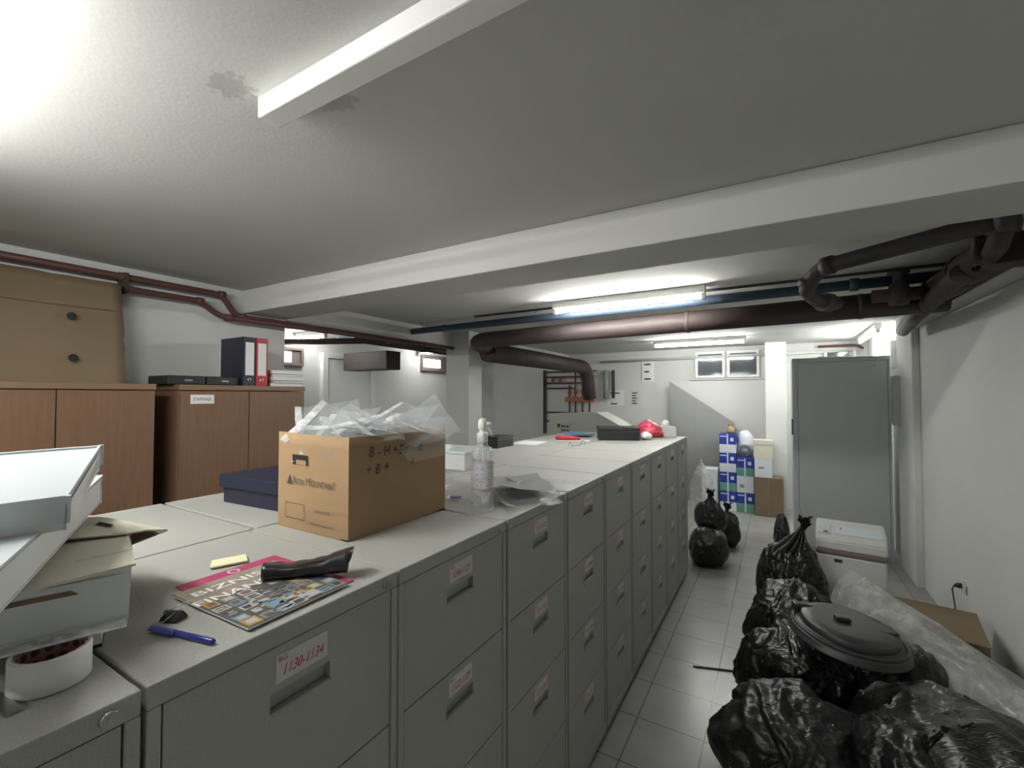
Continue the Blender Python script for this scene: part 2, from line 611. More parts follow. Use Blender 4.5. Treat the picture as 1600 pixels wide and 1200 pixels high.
def window(name, wallaxis, a0, a1, z0, z1, pos, face, fm, pm, mull=None, fw=0.04, depth=0.05):
    """frame with a pane (child) set in a wall; wallaxis 'x': lies on plane X=pos, face=+-1 gives the room side"""
    bm = bmesh.new()
    def b(u0, u1, w0, w1, d0, d1):
        p, q = sorted((pos + face * d0, pos + face * d1))
        if wallaxis == 'x': add_box(bm, p, q, u0, u1, w0, w1, bev=0.004)
        else: add_box(bm, u0, u1, p, q, w0, w1, bev=0.004)
    b(a0, a1, z1 - fw, z1, 0, depth); b(a0, a1, z0, z0 + fw, 0, depth)
    b(a0, a0 + fw, z0 + fw, z1 - fw, 0, depth); b(a1 - fw, a1, z0 + fw, z1 - fw, 0, depth)
    if mull: b(mull - fw / 2, mull + fw / 2, z0 + fw, z1 - fw, 0, depth)
    fr = struct(name, bm, fm)
    bm = bmesh.new()
    p, q = sorted((pos + face * 0.004, pos + face * 0.016))
    if wallaxis == 'x': add_box(bm, p, q, a0 + fw, a1 - fw, z0 + fw, z1 - fw)
    else: add_box(bm, a0 + fw, a1 - fw, p, q, z0 + fw, z1 - fw)
    link('pane', bm, pm, fr)
    return fr


window('window_1', 'y', -1.15, -0.70, EYE + .29, EYE + .72, YF, -1, M['frame'], M['paneglass'])
window('window_2', 'y', -0.67, -0.21, EYE + .29, EYE + .72, YF, -1, M['frame'], M['paneglass'])
window('window_3', 'y', 0.62, 1.0, EYE + .44, EYE + .68, YF, -1, M['frame'], M['paneglass'])
window('window_4', 'x', 6.25, 7.25, EYE + .30, EYE + .60, XR, -1, M['frame'], M['daylight'])
w5 = window('window_5', 'x', 3.05, 3.52, EYE + .37, EYE + .60, XA, 1, M['frame_dark'], M['frame_dark'], fw=0.035)
link('pane', boxbm(XA + .018, XA + .03, 3.09, 3.36, EYE + .415, EYE + .54), M['daylight'], w5)
w6 = window('window_6', 'x', 5.72, 6.48, EYE + .42, EYE + .70, XA, 1, M['frame_dark'], M['frame_dark'], fw=0.035)
link('pane', boxbm(XA + .018, XA + .03, 5.76, 6.22, EYE + .49, EYE + .63), M['daylight'], w6)
# ledge below the far windows
bx('trim_1', M['beam'], -1.25, -0.15, YF - 0.03, YF, EYE + .255, EYE + .285, bev=0.004)
# annex door
dr = struct('door_1', boxbm(XA, XA + 0.05, 3.86, 4.6, 0, EYE + .50, bev=0.006), M['frame'])
bm = bmesh.new()
add_box(bm, XA, XA + .075, 3.78, 3.86, 0, EYE + .57, bev=.005)
add_box(bm, XA, XA + .075, 4.6, 4.68, 0, EYE + .57, bev=.005)
add_box(bm, XA, XA + .075, 3.86, 4.6, EYE + .50, EYE + .57, bev=.005)
link('door_frame', bm, M['frame'], dr)
link('handle', boxbm(XA + .05, XA + .09, 4.46, 4.56, 1.02, 1.05, bev=.006), M['metal'], dr)


# ------------------------------------------------------------------ lights
def batten(label, c, length, axis='x', lit=True, near=False, dim=False, zc=0.79, wall=None):
    r = thing('fluorescent_light', label, 'light', (c[0], c[1], EYE + zc), 0 if axis == 'x' else PI / 2, 'fluorescent battens on the ceiling')
    h = length / 2
    link('housing', boxbm(-h, h, -0.03, 0.03, -0.055, 0, bev=0.004), M['batten'], r)
    if lit:
        bm = bmesh.new()
        add_box(bm, -h, -h + .03, -.018, .018, -.10, -.055, bev=.004)
        add_box(bm, h - .03, h, -.018, .018, -.10, -.055, bev=.004)
        link('lamp_holder', bm, M['batten'], r)
        bm = bmesh.new()
        add_tube(bm, [(-h + .03, 0, -.082), (h - .03, 0, -.082)], 0.013, 12)
        link('tube', bm, M['tube_near'] if near else M['tube_annex'] if dim else M['tube'], r)
    return r


batten('unlit white batten light on the ceiling above the near filing cabinets', (-0.55, 0.685), 1.24, lit=False)
batten('lit batten light just outside the view above the stack of white cartons', (-1.66, 0.0), 1.2, near=True)
batten('lit batten light on the ceiling behind the camera position', (-1.45, -2.1), 1.2, near=True)
batten('lit batten light on the ceiling between the white beam and the lagged pipe', (-1.02, 3.43), 1.2)
batten('lit batten light on the ceiling behind the lagged pipe, near the far windows', (-0.92, 6.6), 1.2)
batten('lit batten light beside the bright window above the tall grey locker', (0.98, 6.85), 1.2, axis='y')
batten('lit short batten light over the far corner of the two brown cupboards', (-4.93, 3.45), 0.6, dim=True)
batten('lit short batten light in front of the small window by the column', (-4.83, 5.65), 0.6, dim=True)


# ------------------------------------------------------------------ filing cabinets
W = 0.478
DEP = 0.613
HT = TOPZ
DR_Z = [(0.985, 1.283), (0.690, 0.981), (0.395, 0.686), (0.085, 0.391)]


def cab_body():
    bm = bmesh.new()
    t = 0.018
    add_box(bm, -DEP, -0.02, 0, W, 0.03, HT - 0.001, bev=0.003)          # carcass
    add_box(bm, -0.03, 0.0, 0, W, HT - 0.035, HT, bev=0.003)              # top rail
    add_box(bm, -0.03, 0.0, 0, t, 0.03, HT - 0.035, bev=0.002)
    add_box(bm, -0.03, 0.0, W - t, W, 0.03, HT - 0.035, bev=0.002)
    add_box(bm, -0.03, 0.0, t, W - t, 0.03, 0.08, bev=0.002)
    add_box(bm, -DEP + .02, -0.04, 0.02, W - .02, 0, 0.03)
    return bm


def drawer_bm(z0, z1):
    bm = bmesh.new()
    t = 0.021
    zc = z1 - 0.094
    y0, y1 = W / 2 - 0.06, W / 2 + 0.06
    # front plate around a real recessed pull
    add_box(bm, -0.018, -0.003, t, y0, z0, z1)
    add_box(bm, -0.018, -0.003, y1, W - t, z0, z1)
    add_box(bm, -0.018, -0.003, y0, y1, z0, zc - .016)
    add_box(bm, -0.018, -0.003, y0, y1, zc + .016, z1)
    bmesh.ops.remove_doubles(bm, verts=bm.verts, dist=0.0003)
    return bm


def handle_bm(z1):
    bm = bmesh.new()
    zc = z1 - 0.094
    y0, y1 = W / 2 - 0.06, W / 2 + 0.06
    add_box(bm, -0.0185, -0.0165, y0, y1, zc - .016, zc + .016)
    add_box(bm, -0.016, 0.001, y0, y1, zc - .019, zc - .015, bev=.001)
    add_quad(bm, [(-.0165, y0, zc + .014), (-.0165, y1, zc + .014), (-.003, y1, zc + .016), (-.003, y0, zc + .016)])
    return bm


body_me = None
proto = {}
body_o = link('body', cab_body(), M['steel'], None, smooth=False)
lock_bm = bmesh.new()
add_tube(lock_bm, [(-.004, W - .035, HT - .0185), (.006, W - .035, HT - .0185)], 0.0105, 18)
add_tube(lock_bm, [(.006, W - .035, HT - .0185), (.0068, W - .035, HT - .0185)], 0.005, 10)
lock_o = link('lock', lock_bm, M['metal'])
drawers_o, handles_o, cards_o = [], [], []
for (z0, z1) in DR_Z:
    drawers_o.append(link('drawer', drawer_bm(z0, z1), M['steel']))
    handles_o.append(link('handle', handle_bm(z1), M['steel_dark']))
    zc = z1 - 0.040
    cards_o.append(link('label_card', boxbm(-0.0032, -0.0018, W / 2 - .051, W / 2 + .053, zc - .024, zc + .024), M['labelp']))
PROTO = [body_o, lock_o] + drawers_o + handles_o + cards_o


def cp(o, parent):
    c = o.copy()
    C.objects.link(c)
    c.parent = parent
    return c


CARDS = {  # drawer texts read from the cards
    1: ['1130-1134', '1135-1139', '1140-1145', ''],
    2: ['1046-1121', '1122-1129', '1122-1131', ''],
    3: ['1012-1020', '1021-1026', '1027-1045', ''],
    4: ['0955-0971', '0972-0980', '0981-0990', '0991-1011'],
    5: ['0901-0921', '0922-0930', '0931-0944', '0945-0954'],
    6: ['0840-0856', '0857-0870', '0871-0889', '0890-0900'],
    7: ['0781-0799', '0800-0812', '0813-0826', '0827-0839'],
    8: ['0711-0730', '0731-0745', '0746-0761', '0762-0780'],
    9: ['0640-0659', '0660-0678', '0679-0693', '0694-0710'],
}
Y0S = [-0.200, 0.284, 0.766, 1.256, 1.746, 2.236, 2.726, 3.216, 3.706, 4.196]
WLAST = 0.49
XF = -0.757
LABELS = [
    'grey filing cabinet with a front lock, under the white tape roll',
    'grey filing cabinet whose top carries the magazine and the blue pen',
    'grey filing cabinet under the open cardboard box of plastic sleeves',
    'grey filing cabinet under the clear spray bottle and loose sleeves',
    'grey front-row filing cabinet, second beyond the one under the cardboard box',
    'grey front-row filing cabinet, third beyond the one under the cardboard box',
    'grey front-row filing cabinet, fourth beyond the one under the cardboard box',
    'grey front-row filing cabinet just before the one beside the black box',
    'grey front-row filing cabinet beside the black box, last but one of its row',
    'grey filing cabinet ending the front row, beside the tissue box',
]
GAP = 0.008
for i, y0 in enumerate(Y0S):
    r = thing('filing_cabinet', LABELS[i], 'filing cabinet', (XF, y0, 0), 0, 'grey filing cabinets, front row')
    cp(body_o, r)
    cp(lock_o, r)
    for k in range(4):
        d = cp(drawers_o[k], r)
        h = cp(handles_o[k], d)
        if i in (0,):
            continue
        if i in (3,) and k == 0 or (CARDS.get(i) and CARDS[i][k]):
            cpo = cp(cards_o[k], d)
            zc = DR_Z[k][1] - 0.040
            txt = CARDS[i][k] if i in CARDS else ''
            if txt and i < 8:
                text_obj(txt, 0.026, M['redink'], d, mtx=frame_mtx((-0.0014, W / 2 + .001, zc - .006), (0, 1, 0), (0, 0, 1)), shear=0.35, wx=0.74)
                text_obj('BG', 0.013, M['redink'], d, mtx=frame_mtx((-0.0014, W / 2 - .038, zc + .016), (0, 1, 0), (0, 0, 1)), wx=1.1)
# yellow slip on a far drawer
# rear row, tops only in view, fronts turned away
REAR = ['under the dark blue lidded box', 'behind the open cardboard box', 'under the far side of the open cardboard box']
rear_y = [-0.68, -0.19, 0.30, 0.79, 1.28, 1.77, 2.26, 2.75, 3.24, 3.73, 4.20]
REARL = [
    'grey rear-row filing cabinet, at the near end behind the white carton stack',
    'grey rear-row filing cabinet behind the top white carton of the stack',
    'grey rear-row filing cabinet behind the cream carton flap',
    'grey rear-row filing cabinet under the dark blue lidded box',
    'grey rear-row filing cabinet behind the open cardboard box',
    'grey rear-row filing cabinet under the flat white carton',
    'grey rear-row filing cabinet just past the flat white carton',
    'grey rear-row filing cabinet beside the flat black case',
    'grey rear-row filing cabinet under the white paper sheet',
    'grey rear-row filing cabinet under the red stapler',
    'grey filing cabinet ending the rear row under the blue folder',
]
for i, y0 in enumerate(rear_y):
    r = thing('filing_cabinet', REARL[i], 'filing cabinet', (-1.378 - DEP, y0 + W, 0), PI, 'grey filing cabinets, rear row')
    cp(body_o, r)
for o in PROTO:
    bpy.data.objects.remove(o)


# ------------------------------------------------------------------ brown cupboards along the far-side wall
def cupboard(label, y0, w=0.8, h=1.79, d=0.42, sticker=False):
    r = thing('wooden_cupboard', label, 'cupboard', (-3.0, y0, 0), 0, 'brown cupboards by the wall')
    bm = bmesh.new()
    add_box(bm, -d, -0.02, 0, w, 0, h - 0.035, bev=.002)
    link('body', bm, M['wood'], r)
    link('top_panel', boxbm(-d, 0.004, -0.004, w + .004, h - 0.033, h, bev=.003), M['wood_edge'], r)
    for (a, b) in ((0.002, w / 2 - .0025), (w / 2 + .0025, w - .002)):
        link('door', boxbm(-0.019, 0, a, b, 0.06, h - 0.038, bev=.0015), M['wood'], r)
    if sticker:
        link('sticker', boxbm(0.0002, 0.001, 0.055, 0.185, h - .115, h - .06), M['paper'], r)
        text_obj('STAMPARIJA', 0.026, M['ink'], r, mtx=frame_mtx((0.0014, 0.12, h - .088), (0, 1, 0), (0, 0, 1)), wx=0.72)
    return r


cupboard('brown two-door cupboard under the tall cardboard sheet', 0.335)
cupboard('brown two-door cupboard with a white sticker, under the binders', 1.255, sticker=True)
cupboard('brown two-door cupboard at the near end, behind the white carton stack', -0.48)

# big cardboard sheet (a flattened carton) standing on the first cupboard
r = thing('cardboard_sheet', 'tall brown cardboard sheet with two holes standing on the cupboard', 'cardboard', (-3.2, 1.07, 1.79))
bm = bmesh.new()
NY, NZ = 30, 14
hs = []
def sheet_p(i, j, off):
    y = -1.45 * i / NY
    z = 0.59 * j / NZ
    x = off + 0.012 * math.sin(y * 6) + 0.006 * noise.noise(Vector((y * 6, z * 8, 1))) - 0.10 * (z / 0.59) ** 1.2
    yy = y + (0.006 * noise.noise(Vector((z * 22, 0, 5))) if i == 0 else 0)
    if j == NZ: z += 0.006 * noise.noise(Vector((y * 12, 3, 5)))
    return (x, yy, max(z, 0.0))
holes = ()
for off, flip in ((0.0, False), (-0.007, True)):
    g = [[bm.verts.new(sheet_p(i, j, off)) for j in range(NZ + 1)] for i in range(NY + 1)]
    for i in range(NY):
        for j in range(NZ):
            q = [g[i][j], g[i][j + 1], g[i + 1][j + 1], g[i + 1][j]]
            f = bm.faces.new(q if not flip else q[::-1])
            f.smooth = True
    hs.append(g)
a, b = hs
for i in range(NY):
    bm.faces.new((a[i][NZ], b[i][NZ], b[i + 1][NZ], a[i + 1][NZ]))
for j in range(NZ):
    bm.faces.new((a[0][j], b[0][j], b[0][j + 1], a[0][j + 1]))
link('board', bm, M['card2'], r)
for hz in (0.36, 0.135):
    bm = bmesh.new()
    hx = -0.10 * (hz / 0.59) ** 1.2 + 0.004
    add_lathe(bm, [(0, 0.0), (0.021, 0.0)], 16)
    o = link('punched_hole', bm, M['gap'], r, loc=(hx + .012, -0.225, hz), rot=(0, PI / 2, 0))
bm = bmesh.new()
link('crease', boxbm(-0.061 + .0, -0.0575, -1.4, -0.002, 0.42, 0.423), M['card2'], r)

# items on the second cupboard
T2 = 1.79


def rounded(name, label, cat, loc, size, m, rz=0, bev=0.004, group=None):
    o = link(name, boxbm(-size[0] / 2, size[0] / 2, -size[1] / 2, size[1] / 2, 0, size[2], bev=bev), m, None, loc=loc, rot=(0, 0, rz))
    return tag(o, label, cat, group)


def tray(label, loc, rz):
    r = thing('black_case', label, 'case', loc, rz)
    link('body', boxbm(-.13, .13, -.10, .10, 0, .055, bev=.006), M['black'], r)
    link('label_plate', boxbm(.1302, .1312, -.012, .03, .022, .032), M['metal'], r)


tray('black flat case on the cupboard, farther from the blue binder', (-3.18, 1.312, T2), 0)
tray('black flat case on the cupboard, touching the blue binder', (-3.18, 1.52, T2), 0)


def binder(label, loc, m, rz, w=0.08, ws=.056):
    r = thing('lever_arch_binder', label, 'binder', loc, rz, 'binders on the brown cupboard')
    d, h = 0.285, 0.325
    bm = bmesh.new()
    add_box(bm, -d, 0, 0, .003, 0, h, bev=.001)
    add_box(bm, -d, 0, w - .003, w, 0, h, bev=.001)
    add_box(bm, -.004, 0.0, 0.003, w - .003, 0, h, bev=.001)
    link('cover', bm, m, r)
    link('papers', boxbm(-d + .02, -.01, .006, w - .006, .008, h - .015), M['paper'], r)
    link('spine_label', boxbm(.0002, .0012, w / 2 - ws / 2, w / 2 + ws / 2, .07, .29), M['paper'], r)
    bm = bmesh.new()
    add_lathe(bm, [(.008, 0), (.013, 0), (.013, .0015), (.008, .0015)], 18)
    link('finger_ring', bm, M['chrome'], r, loc=(.0004, w / 2, .04), rot=(0, PI / 2, 0))


binder('dark blue binder with a blank white spine label on the cupboard', (-3.02, 1.625, T2), M['navy'], 0)
binder('red binder standing on the cupboard beside the blue one', (-3.02, 1.708, T2), M['red'], 0)
for k, (hh, m_) in enumerate(((.022, M['paper']), (.018, M['offwhite']), (.025, M['paper']), (.02, M['offwhite']), (.024, M['paper']))):
    z = T2 + sum((.022, .018, .025, .02, .024)[:k]) + .001 * k
    lb = ['lowest', 'second lowest', 'middle', 'second highest', 'topmost'][k]
    rounded('paper_ream', '%s pale paper bundle of the pile beside the red binder' % lb, 'paper', (-3.14 + .008 * (k % 3), 1.945 + .006 * (k % 2), z), (.21, .24 - .01 * (k % 2), hh), m_, rz=.03 * (k % 3 - 1), bev=.002, group='paper bundles on the cupboard')


# ------------------------------------------------------------------ archive box with sleeves
AX, AY, BW, BL, BH = -1.022, 0.838, 0.327, 0.42, 0.288
r = thing('archive_box', 'open brown cardboard archive box overflowing with clear plastic sleeves', 'box', (AX, AY, TOPZ))
bm = bmesh.new()
t = 0.005


def wallpanel(p0, p1, inward, h0, h1, bulge, nz=8, nx=10):
    p0, p1, inward = Vector(p0), Vector(p1), Vector(inward)
    for off, fl in ((0, False), (t, True)):
        g = [[None] * (nz + 1) for _ in range(nx + 1)]
        for i in range(nx + 1):
            for j in range(nz + 1):
                u, v = i / nx, j / nz
                p = p0.lerp(p1, u)
                zz = v * (h0 * (1 - u) + h1 * u)
                bl = bulge * math.sin(PI * u) * v
                q = p - inward * bl + inward * off
                g[i][j] = bm.verts.new((q.x, q.y, zz))
        for i in range(nx):
            for j in range(nz):
                vs = [g[i][j], g[i + 1][j], g[i + 1][j + 1], g[i][j + 1]]
                f = bm.faces.new(vs if not fl else vs[::-1])
                f.smooth = True
        if off == 0: g0 = g
        else:
            for i in range(nx):
                bm.faces.new((g0[i][nz], g0[i + 1][nz], g[i + 1][nz], g[i][nz]))


wallpanel((-BW, 0, 0), (0, 0, 0), (0, 1, 0), BH + .004, BH, 0.012)
wallpanel((0, 0, 0), (0, BL, 0), (-1, 0, 0), BH, BH - .004, 0.004)
wallpanel((0, BL, 0), (-BW, BL, 0), (0, -1, 0), BH, BH, 0.010)
wallpanel((-BW, BL, 0), (-BW, 0, 0), (1, 0, 0), BH, BH, 0.012)
add_box(bm, -BW, 0, 0, BL, 0, .004)
link('carton', bm, M['card'], r)
# handle hole with the sleeves showing through, print, hand writing
FY = -0.0012
def front(x, z, extra=0.0):
    u = (x + BW) / BW
    return Vector((x, -0.012 * math.sin(PI * u) * (z / BH) - 0.0012 - extra, z))
bm = bmesh.new()
def rrect(bm, cx, cz, w, h, ex=0.0, mi=0):
    n = 4
    pts = [front(cx - w / 2, cz - h / 2, ex), front(cx + w / 2, cz - h / 2, ex), front(cx + w / 2, cz + h / 2, ex), front(cx - w / 2, cz + h / 2, ex)]
    add_quad(bm, pts, mi)
rrect(bm, -.205, .212, .078, .03)
link('handle_hole', bm, M['gap'], r)
bm = bmesh.new()
rrect(bm, -.20, .205, .05, .014, .0006)
link('handle_flap', bm, M['card'], r)
bm = bmesh.new()
p = [front(-.276, .135), front(-.244, .135), front(-.260, .167)]
bm.faces.new([bm.verts.new(q) for q in p])
for (x0, x1, z0, z1) in ((-.285, -.19, .032, .0335), (-.285, -.19, .078, .0795), (-.285, -.2835, .032, .079), (-.1915, -.19, .032, .079)):
    add_quad(bm, [front(x0, z0), front(x1, z0), front(x1, z1), front(x0, z1)])
link('printed_mark', bm, M['ink_soft'], r)
fm = lambda x, z: frame_mtx(front(x, z, .0022), (1, 0, 0), (0, 0, 1))
text_obj('I', .034, M['ink_soft'], r, mtx=fm(-.236, .149), wx=1.0)
text_obj('RON', .025, M['ink_soft'], r, mtx=fm(-.209, .146), wx=0.86)
text_obj('M', .034, M['ink_soft'], r, mtx=fm(-.165, .149), wx=0.85)
text_obj('OUNTAIN', .025, M['ink_soft'], r, mtx=fm(-.104, .146), wx=0.84)
text_obj('®', .014, M['ink_soft'], r, mtx=fm(-.052, .155))
text_obj('#SP-P-SC3-025', .012, M['ink_soft'], r, mtx=fm(-.105, .068), wx=0.95)
text_obj('www.ironmountain-archive-storage.com'.replace('-archive-storage', ''), .010, M['ink_soft'], r, mtx=fm(-.11, .030), wx=1.05)
sm = lambda y, z: frame_mtx((.0052, y, z), (0, 1, 0), (0, 0, 1))
for (tx, y_, z_) in (('B', .075, .238), ('-', .105, .238), ('H', .135, .237), ('+', .168, .236), ('Bo', .205, .235), ('E', .285, .236),
                     ('+', .065, .188), ('B', .10, .186), ('+', .135, .188), ('x', .245, .196)):
    text_obj(tx, .044, M['ink_soft'], r, mtx=sm(y_, z_), shear=.22, wx=.8)


def sleeve_bm(w, h, seed, curl, nx=9, ny=12):
    bm = bmesh.new()
    rnd = random.Random(seed)
    ax, ay = rnd.uniform(-1, 1), rnd.uniform(-1, 1)
    g = []
    for i in range(nx + 1):
        row = []
        for j in range(ny + 1):
            u, v = i / nx - .5, j / ny - .5
            p = Vector((u * w, v * h, 0))
            n1 = noise.noise(Vector((u * 1.8 + seed, v * 1.8, seed * .7)))
            n2 = abs(noise.noise(Vector((u * 4 + seed * 2, v * 1.2, seed * .3 + 4))))
            z = curl * ((u * ax + v * ay) ** 2) * 1.8 + n1 * curl * .55 + n2 * curl * .4
            p.z = z
            p.x += n1 * .015
            row.append(bm.verts.new(p))
        g.append(row)
    for i in range(nx):
        for j in range(ny):
            f = bm.faces.new((g[i][j], g[i + 1][j], g[i + 1][j + 1], g[i][j + 1]))
            f.smooth = True
            if i == 0: f.material_index = 1
    return bm


M['sleeve_edge'] = film('sleeve_white_edge', (0.85, 0.87, 0.88), 0.75, 0.3, 0.2, 20)
rnd = random.Random(11)
SL = [  # x, y, z (centre, box-local), rot euler, size
    (-.24, .06, .315, (1.2, .5, .5), (.21, .24)), (-.20, .06, .31, (1.0, -.3, .2), (.21, .27)),
    (-.26, .12, .30, (.9, .2, 1.1), (.2, .26)), (-.12, .08, .305, (.5, .4, -.2), (.2, .27)),
    (-.10, .15, .31, (.4, -.2, .8), (.21, .27)), (-.05, .19, .30, (.2, .35, 1.3), (.21, .28)),
    (-.03, .24, .305, (.25, .5, 1.8), (.21, .29)), (-.08, .30, .32, (.5, .2, .3), (.21, .28)),
    (-.04, .34, .33, (.7, -.5, .9), (.2, .28)), (-.14, .24, .31, (.2, .1, 2.2), (.21, .28)),
    (-.22, .30, .31, (.6, .2, 2.6), (.21, .28)), (-.17, .36, .33, (.9, .3, .1), (.2, .26)),
    (-.27, .22, .30, (.7, -.6, 1.5), (.2, .26)), (-.02, .30, .285, (.15, .75, .1), (.20, .26)),
    (-.11, .20, .335, (.1, -.15, .5), (.21, .28)), (-.19, .18, .325, (.3, .1, 1.1), (.21, .28)),
    (-.25, .10, .33, (1.3, -.2, .9), (.19, .22)), (-.03, .38, .32, (.35, .15, 1.5), (.2, .27)),
]
for k, (x, y, z, ro, sz) in enumerate(SL):
    o = link('plastic_sleeve', sleeve_bm(sz[0], sz[1] * .92, 20 + k, .032), [M['sleeve'], M['sleeve_edge']], None,
             loc=(AX + x * .92, AY + max(y, .11) * .95 + .01, TOPZ + z - .03), rot=(ro[0] * .55, ro[1] * .7, ro[2]))
    tag(o, 'clear punched plastic sleeve crumpled on top of the open cardboard box', 'plastic sleeve', 'plastic sleeves in the cardboard box')

# ------------------------------------------------------------------ white carton stack at the near end
def para(d1, d2, h, z0=0.0, bev=.003, inset=0.0, bm=None):
    """upright box spanned by d1, d2 (may rise) and a height"""
    bm = bm or bmesh.new()
    d1, d2 = Vector(d1), Vector(d2)
    n = d1.cross(d2).normalized()
    if n.z < 0: n = -n
    e1, e2 = d1.normalized(), d2.normalized()
    r = bmesh.ops.create_cube(bm, size=1)
    for v in r['verts']:
        a, b, c = v.co.x + .5, v.co.y + .5, v.co.z + .5
        v.co = (-e1 * inset - e2 * inset) + (d1 + e1 * 2 * inset) * a + (d2 + e2 * 2 * inset) * b + n * (z0 + c * h)
    if bev:
        bmesh.ops.bevel(bm, geom=list(set(e for v in r['verts'] for e in v.link_edges)), offset=bev, segments=2, affect='EDGES')
    bmesh.ops.recalc_face_normals(bm, faces=bm.faces)
    return bm


def plate(pts, th, bm=None, mi=0):
    bm = bm or bmesh.new()
    top = [bm.verts.new(Vector(p)) for p in pts]
    bot = [bm.verts.new(Vector(p) - Vector((0, 0, th))) for p in pts]
    n = len(pts)
    bm.faces.new(top).material_index = mi
    bm.faces.new(bot[::-1]).material_index = mi
    for i in range(n):
        bm.faces.new((top[i], bot[i], bot[(i + 1) % n], top[(i + 1) % n])).material_index = mi
    bmesh.ops.recalc_face_normals(bm, faces=bm.faces)
    return bm


STK = 'cartons stacked on the near filing cabinets'
# dark book and clear folder under everything
DZ = .050
cA = at(197, 962, TOPZ + DZ)
cB = at(0, 1009, TOPZ + DZ)
u = (cB - cA); u.z = 0
u.normalize()
wdir = Vector((u.y, -u.x, 0))
if wdir.x > 0: wdir = -wdir
ang = math.atan2(u.y, u.x)
r = thing('dark_book', 'thick dark blue book lying flat under the lowest white carton', 'book', (cA.x + wdir.x * .03 + u.x * .03, cA.y + wdir.y * .03 + u.y * .03, TOPZ))
bm = para(u * .10 + Vector((0, 0, 0)), wdir * .22, .003, z0=.0, bev=.001)
para(u * .10, wdir * .22, .003, z0=.042, bev=.001, bm=bm)
link('cover', bm, M['navy'], r)
link('pages', para(u * .098, wdir * .215, .0385, z0=.0033, bev=0), M['paper'], r)
p0 = cA.copy(); p0.z = TOPZ + .0465
r = thing('clear_folder', 'clear plastic folder sheet sticking out from under the lowest white carton', 'folder', p0)
zf = TOPZ + .0475
e0, e1 = at(198, 978, zf) - p0, at(-30, 1036, zf) - p0
link('film', plate([e0, e1, e1 + wdir * .2, e0 + wdir * .2], .0012), M['sleeve_edge'], r)
bm = bmesh.new()
add_tube(bm, [e1 + Vector((0, 0, .001)), e0 + Vector((0, 0, .001))], .0018, 8)
link('welded_edge', bm, M['sleeve_edge'], r)

# lowest carton
c0 = Vector((cA.x, cA.y, TOPZ + DZ))
d1, d2 = u * .42, wdir * .29
r = thing('white_carton', 'plain white carton at the bottom of the stack, above the clear folder', 'box', c0, 0, STK)
link('carton', para(d1, d2, .066), M['whitecard'], r)
link('lid', para(d1, d2, .008, z0=.0665, inset=-.001, bev=.002), M['whitecard'], r)
bm = bmesh.new()
n0 = -wdir
for (a, b, z0_, z1_) in ((.055, .135, .050, .058),):
    add_quad(bm, [u * a + n0 * .0006 + Vector((0, 0, z0_)), u * b + n0 * .0006 + Vector((0, 0, z0_)), u * (b - .005) + n0 * .0006 + Vector((0, 0, z1_)), u * (a + .01) + n0 * .0006 + Vector((0, 0, z1_))])
link('hand_slot', bm, M['inner'], r)

# cream unfolded carton with a pointed flap
zc = TOPZ + .134
c1 = at(212, 880, zc)
r = thing('cream_carton', 'cream unfolded carton with a slot and pointed flap, inside the stack', 'box', c1, 0, STK)
f3 = lambda px, py, z: at(px, py, TOPZ + z + .024) - c1
bm = plate([f3(212, 880, .106), f3(200, 832, .110), f3(150, 828, .110), Vector((-.40, -.02, .0)), Vector((-.38, -.40, .0)), Vector((-.02, -.38, .0))], .004)
link('panel', bm, M['cream'], r)
bm = plate([f3(262, 827, .104), f3(228, 828, .112), f3(196, 833, .116), Vector((-.25, -.06, .010)), f3(133, 804, .114), f3(190, 812, .112)], .003)
link('flap', bm, M['cream'], r)
bm = plate([f3(262, 828, .094), f3(204, 851, .086), f3(199, 832, .098)], .002)
link('inner_face', bm, M['inner'], r)
bm = bmesh.new()
sl = [f3(149, 819, .1165), f3(172, 823, .1165), f3(178, 820, .1165), f3(156, 815, .1165)]
add_quad(bm, sl)
link('hand_slot', bm, M['gap'], r)
bm = bmesh.new()
a_, b_ = f3(208, 858, .1085), f3(60, 890, .1085)
add_quad(bm, [a_, b_, b_ + Vector((-.0015, 0, 0)), a_ + Vector((-.0015, 0, 0))])
link('crease', bm, M['ink_soft'], r)

# middle carton, turned
c2 = at(157, 784, TOPZ + .168)
e = at(0, 955, TOPZ + .142) - c2
e = e.normalized()
back = Vector((e.y, -e.x, 0)).normalized()
if back.y > 0: back = -back
r = thing('white_carton', 'white carton turned askew in the middle of the stack', 'box', c2, 0, STK)
link('carton', para(e * .62, back * .27, .050, bev=.002), M['whitecard'], r)
link('lid', para(e * .62, back * .27, .008, z0=.0505, inset=.001, bev=.002), M['whitegloss'], r)

# top carton, tilted up to the far side
zt = TOPZ + .205
c3 = at(104, 826, zt)
sd = Vector((-.27, .118, .048))
fr = Vector((-.05, -.36, -.004))
r = thing('white_carton', 'glossy white carton on top of the stack, tilted, with a paper sticker', 'box', c3, 0, STK)
link('carton', para(sd, fr, .040, bev=.002, inset=-.002), M['whitecard'], r)
link('lid', para(sd, fr, .034, z0=.014, bev=.004), M['whitegloss'], r)
nn = sd.cross(fr).normalized()
if nn.z < 0: nn = -nn
st = [sd * .08 + fr * .30, sd * .62 + fr * .30, sd * .62 + fr * .75, sd * .08 + fr * .75]
st = [p + nn * .0486 for p in st]
bm = bmesh.new(); add_quad(bm, st)
bmesh.ops.recalc_face_normals(bm, faces=bm.faces)
link('sticker', bm, M['paper'], r)
sn = (sd.cross(Vector((0, 0, 1)))).normalized()
if sn.y < 0: sn = -sn
bm = bmesh.new()
P0 = sn * .0015
bm.faces.new([bm.verts.new(P0 + sd * .02 + nn * .040), bm.verts.new(P0 + sd * .95 + nn * .044), bm.verts.new(P0 + sd * .10 + nn * .002)])
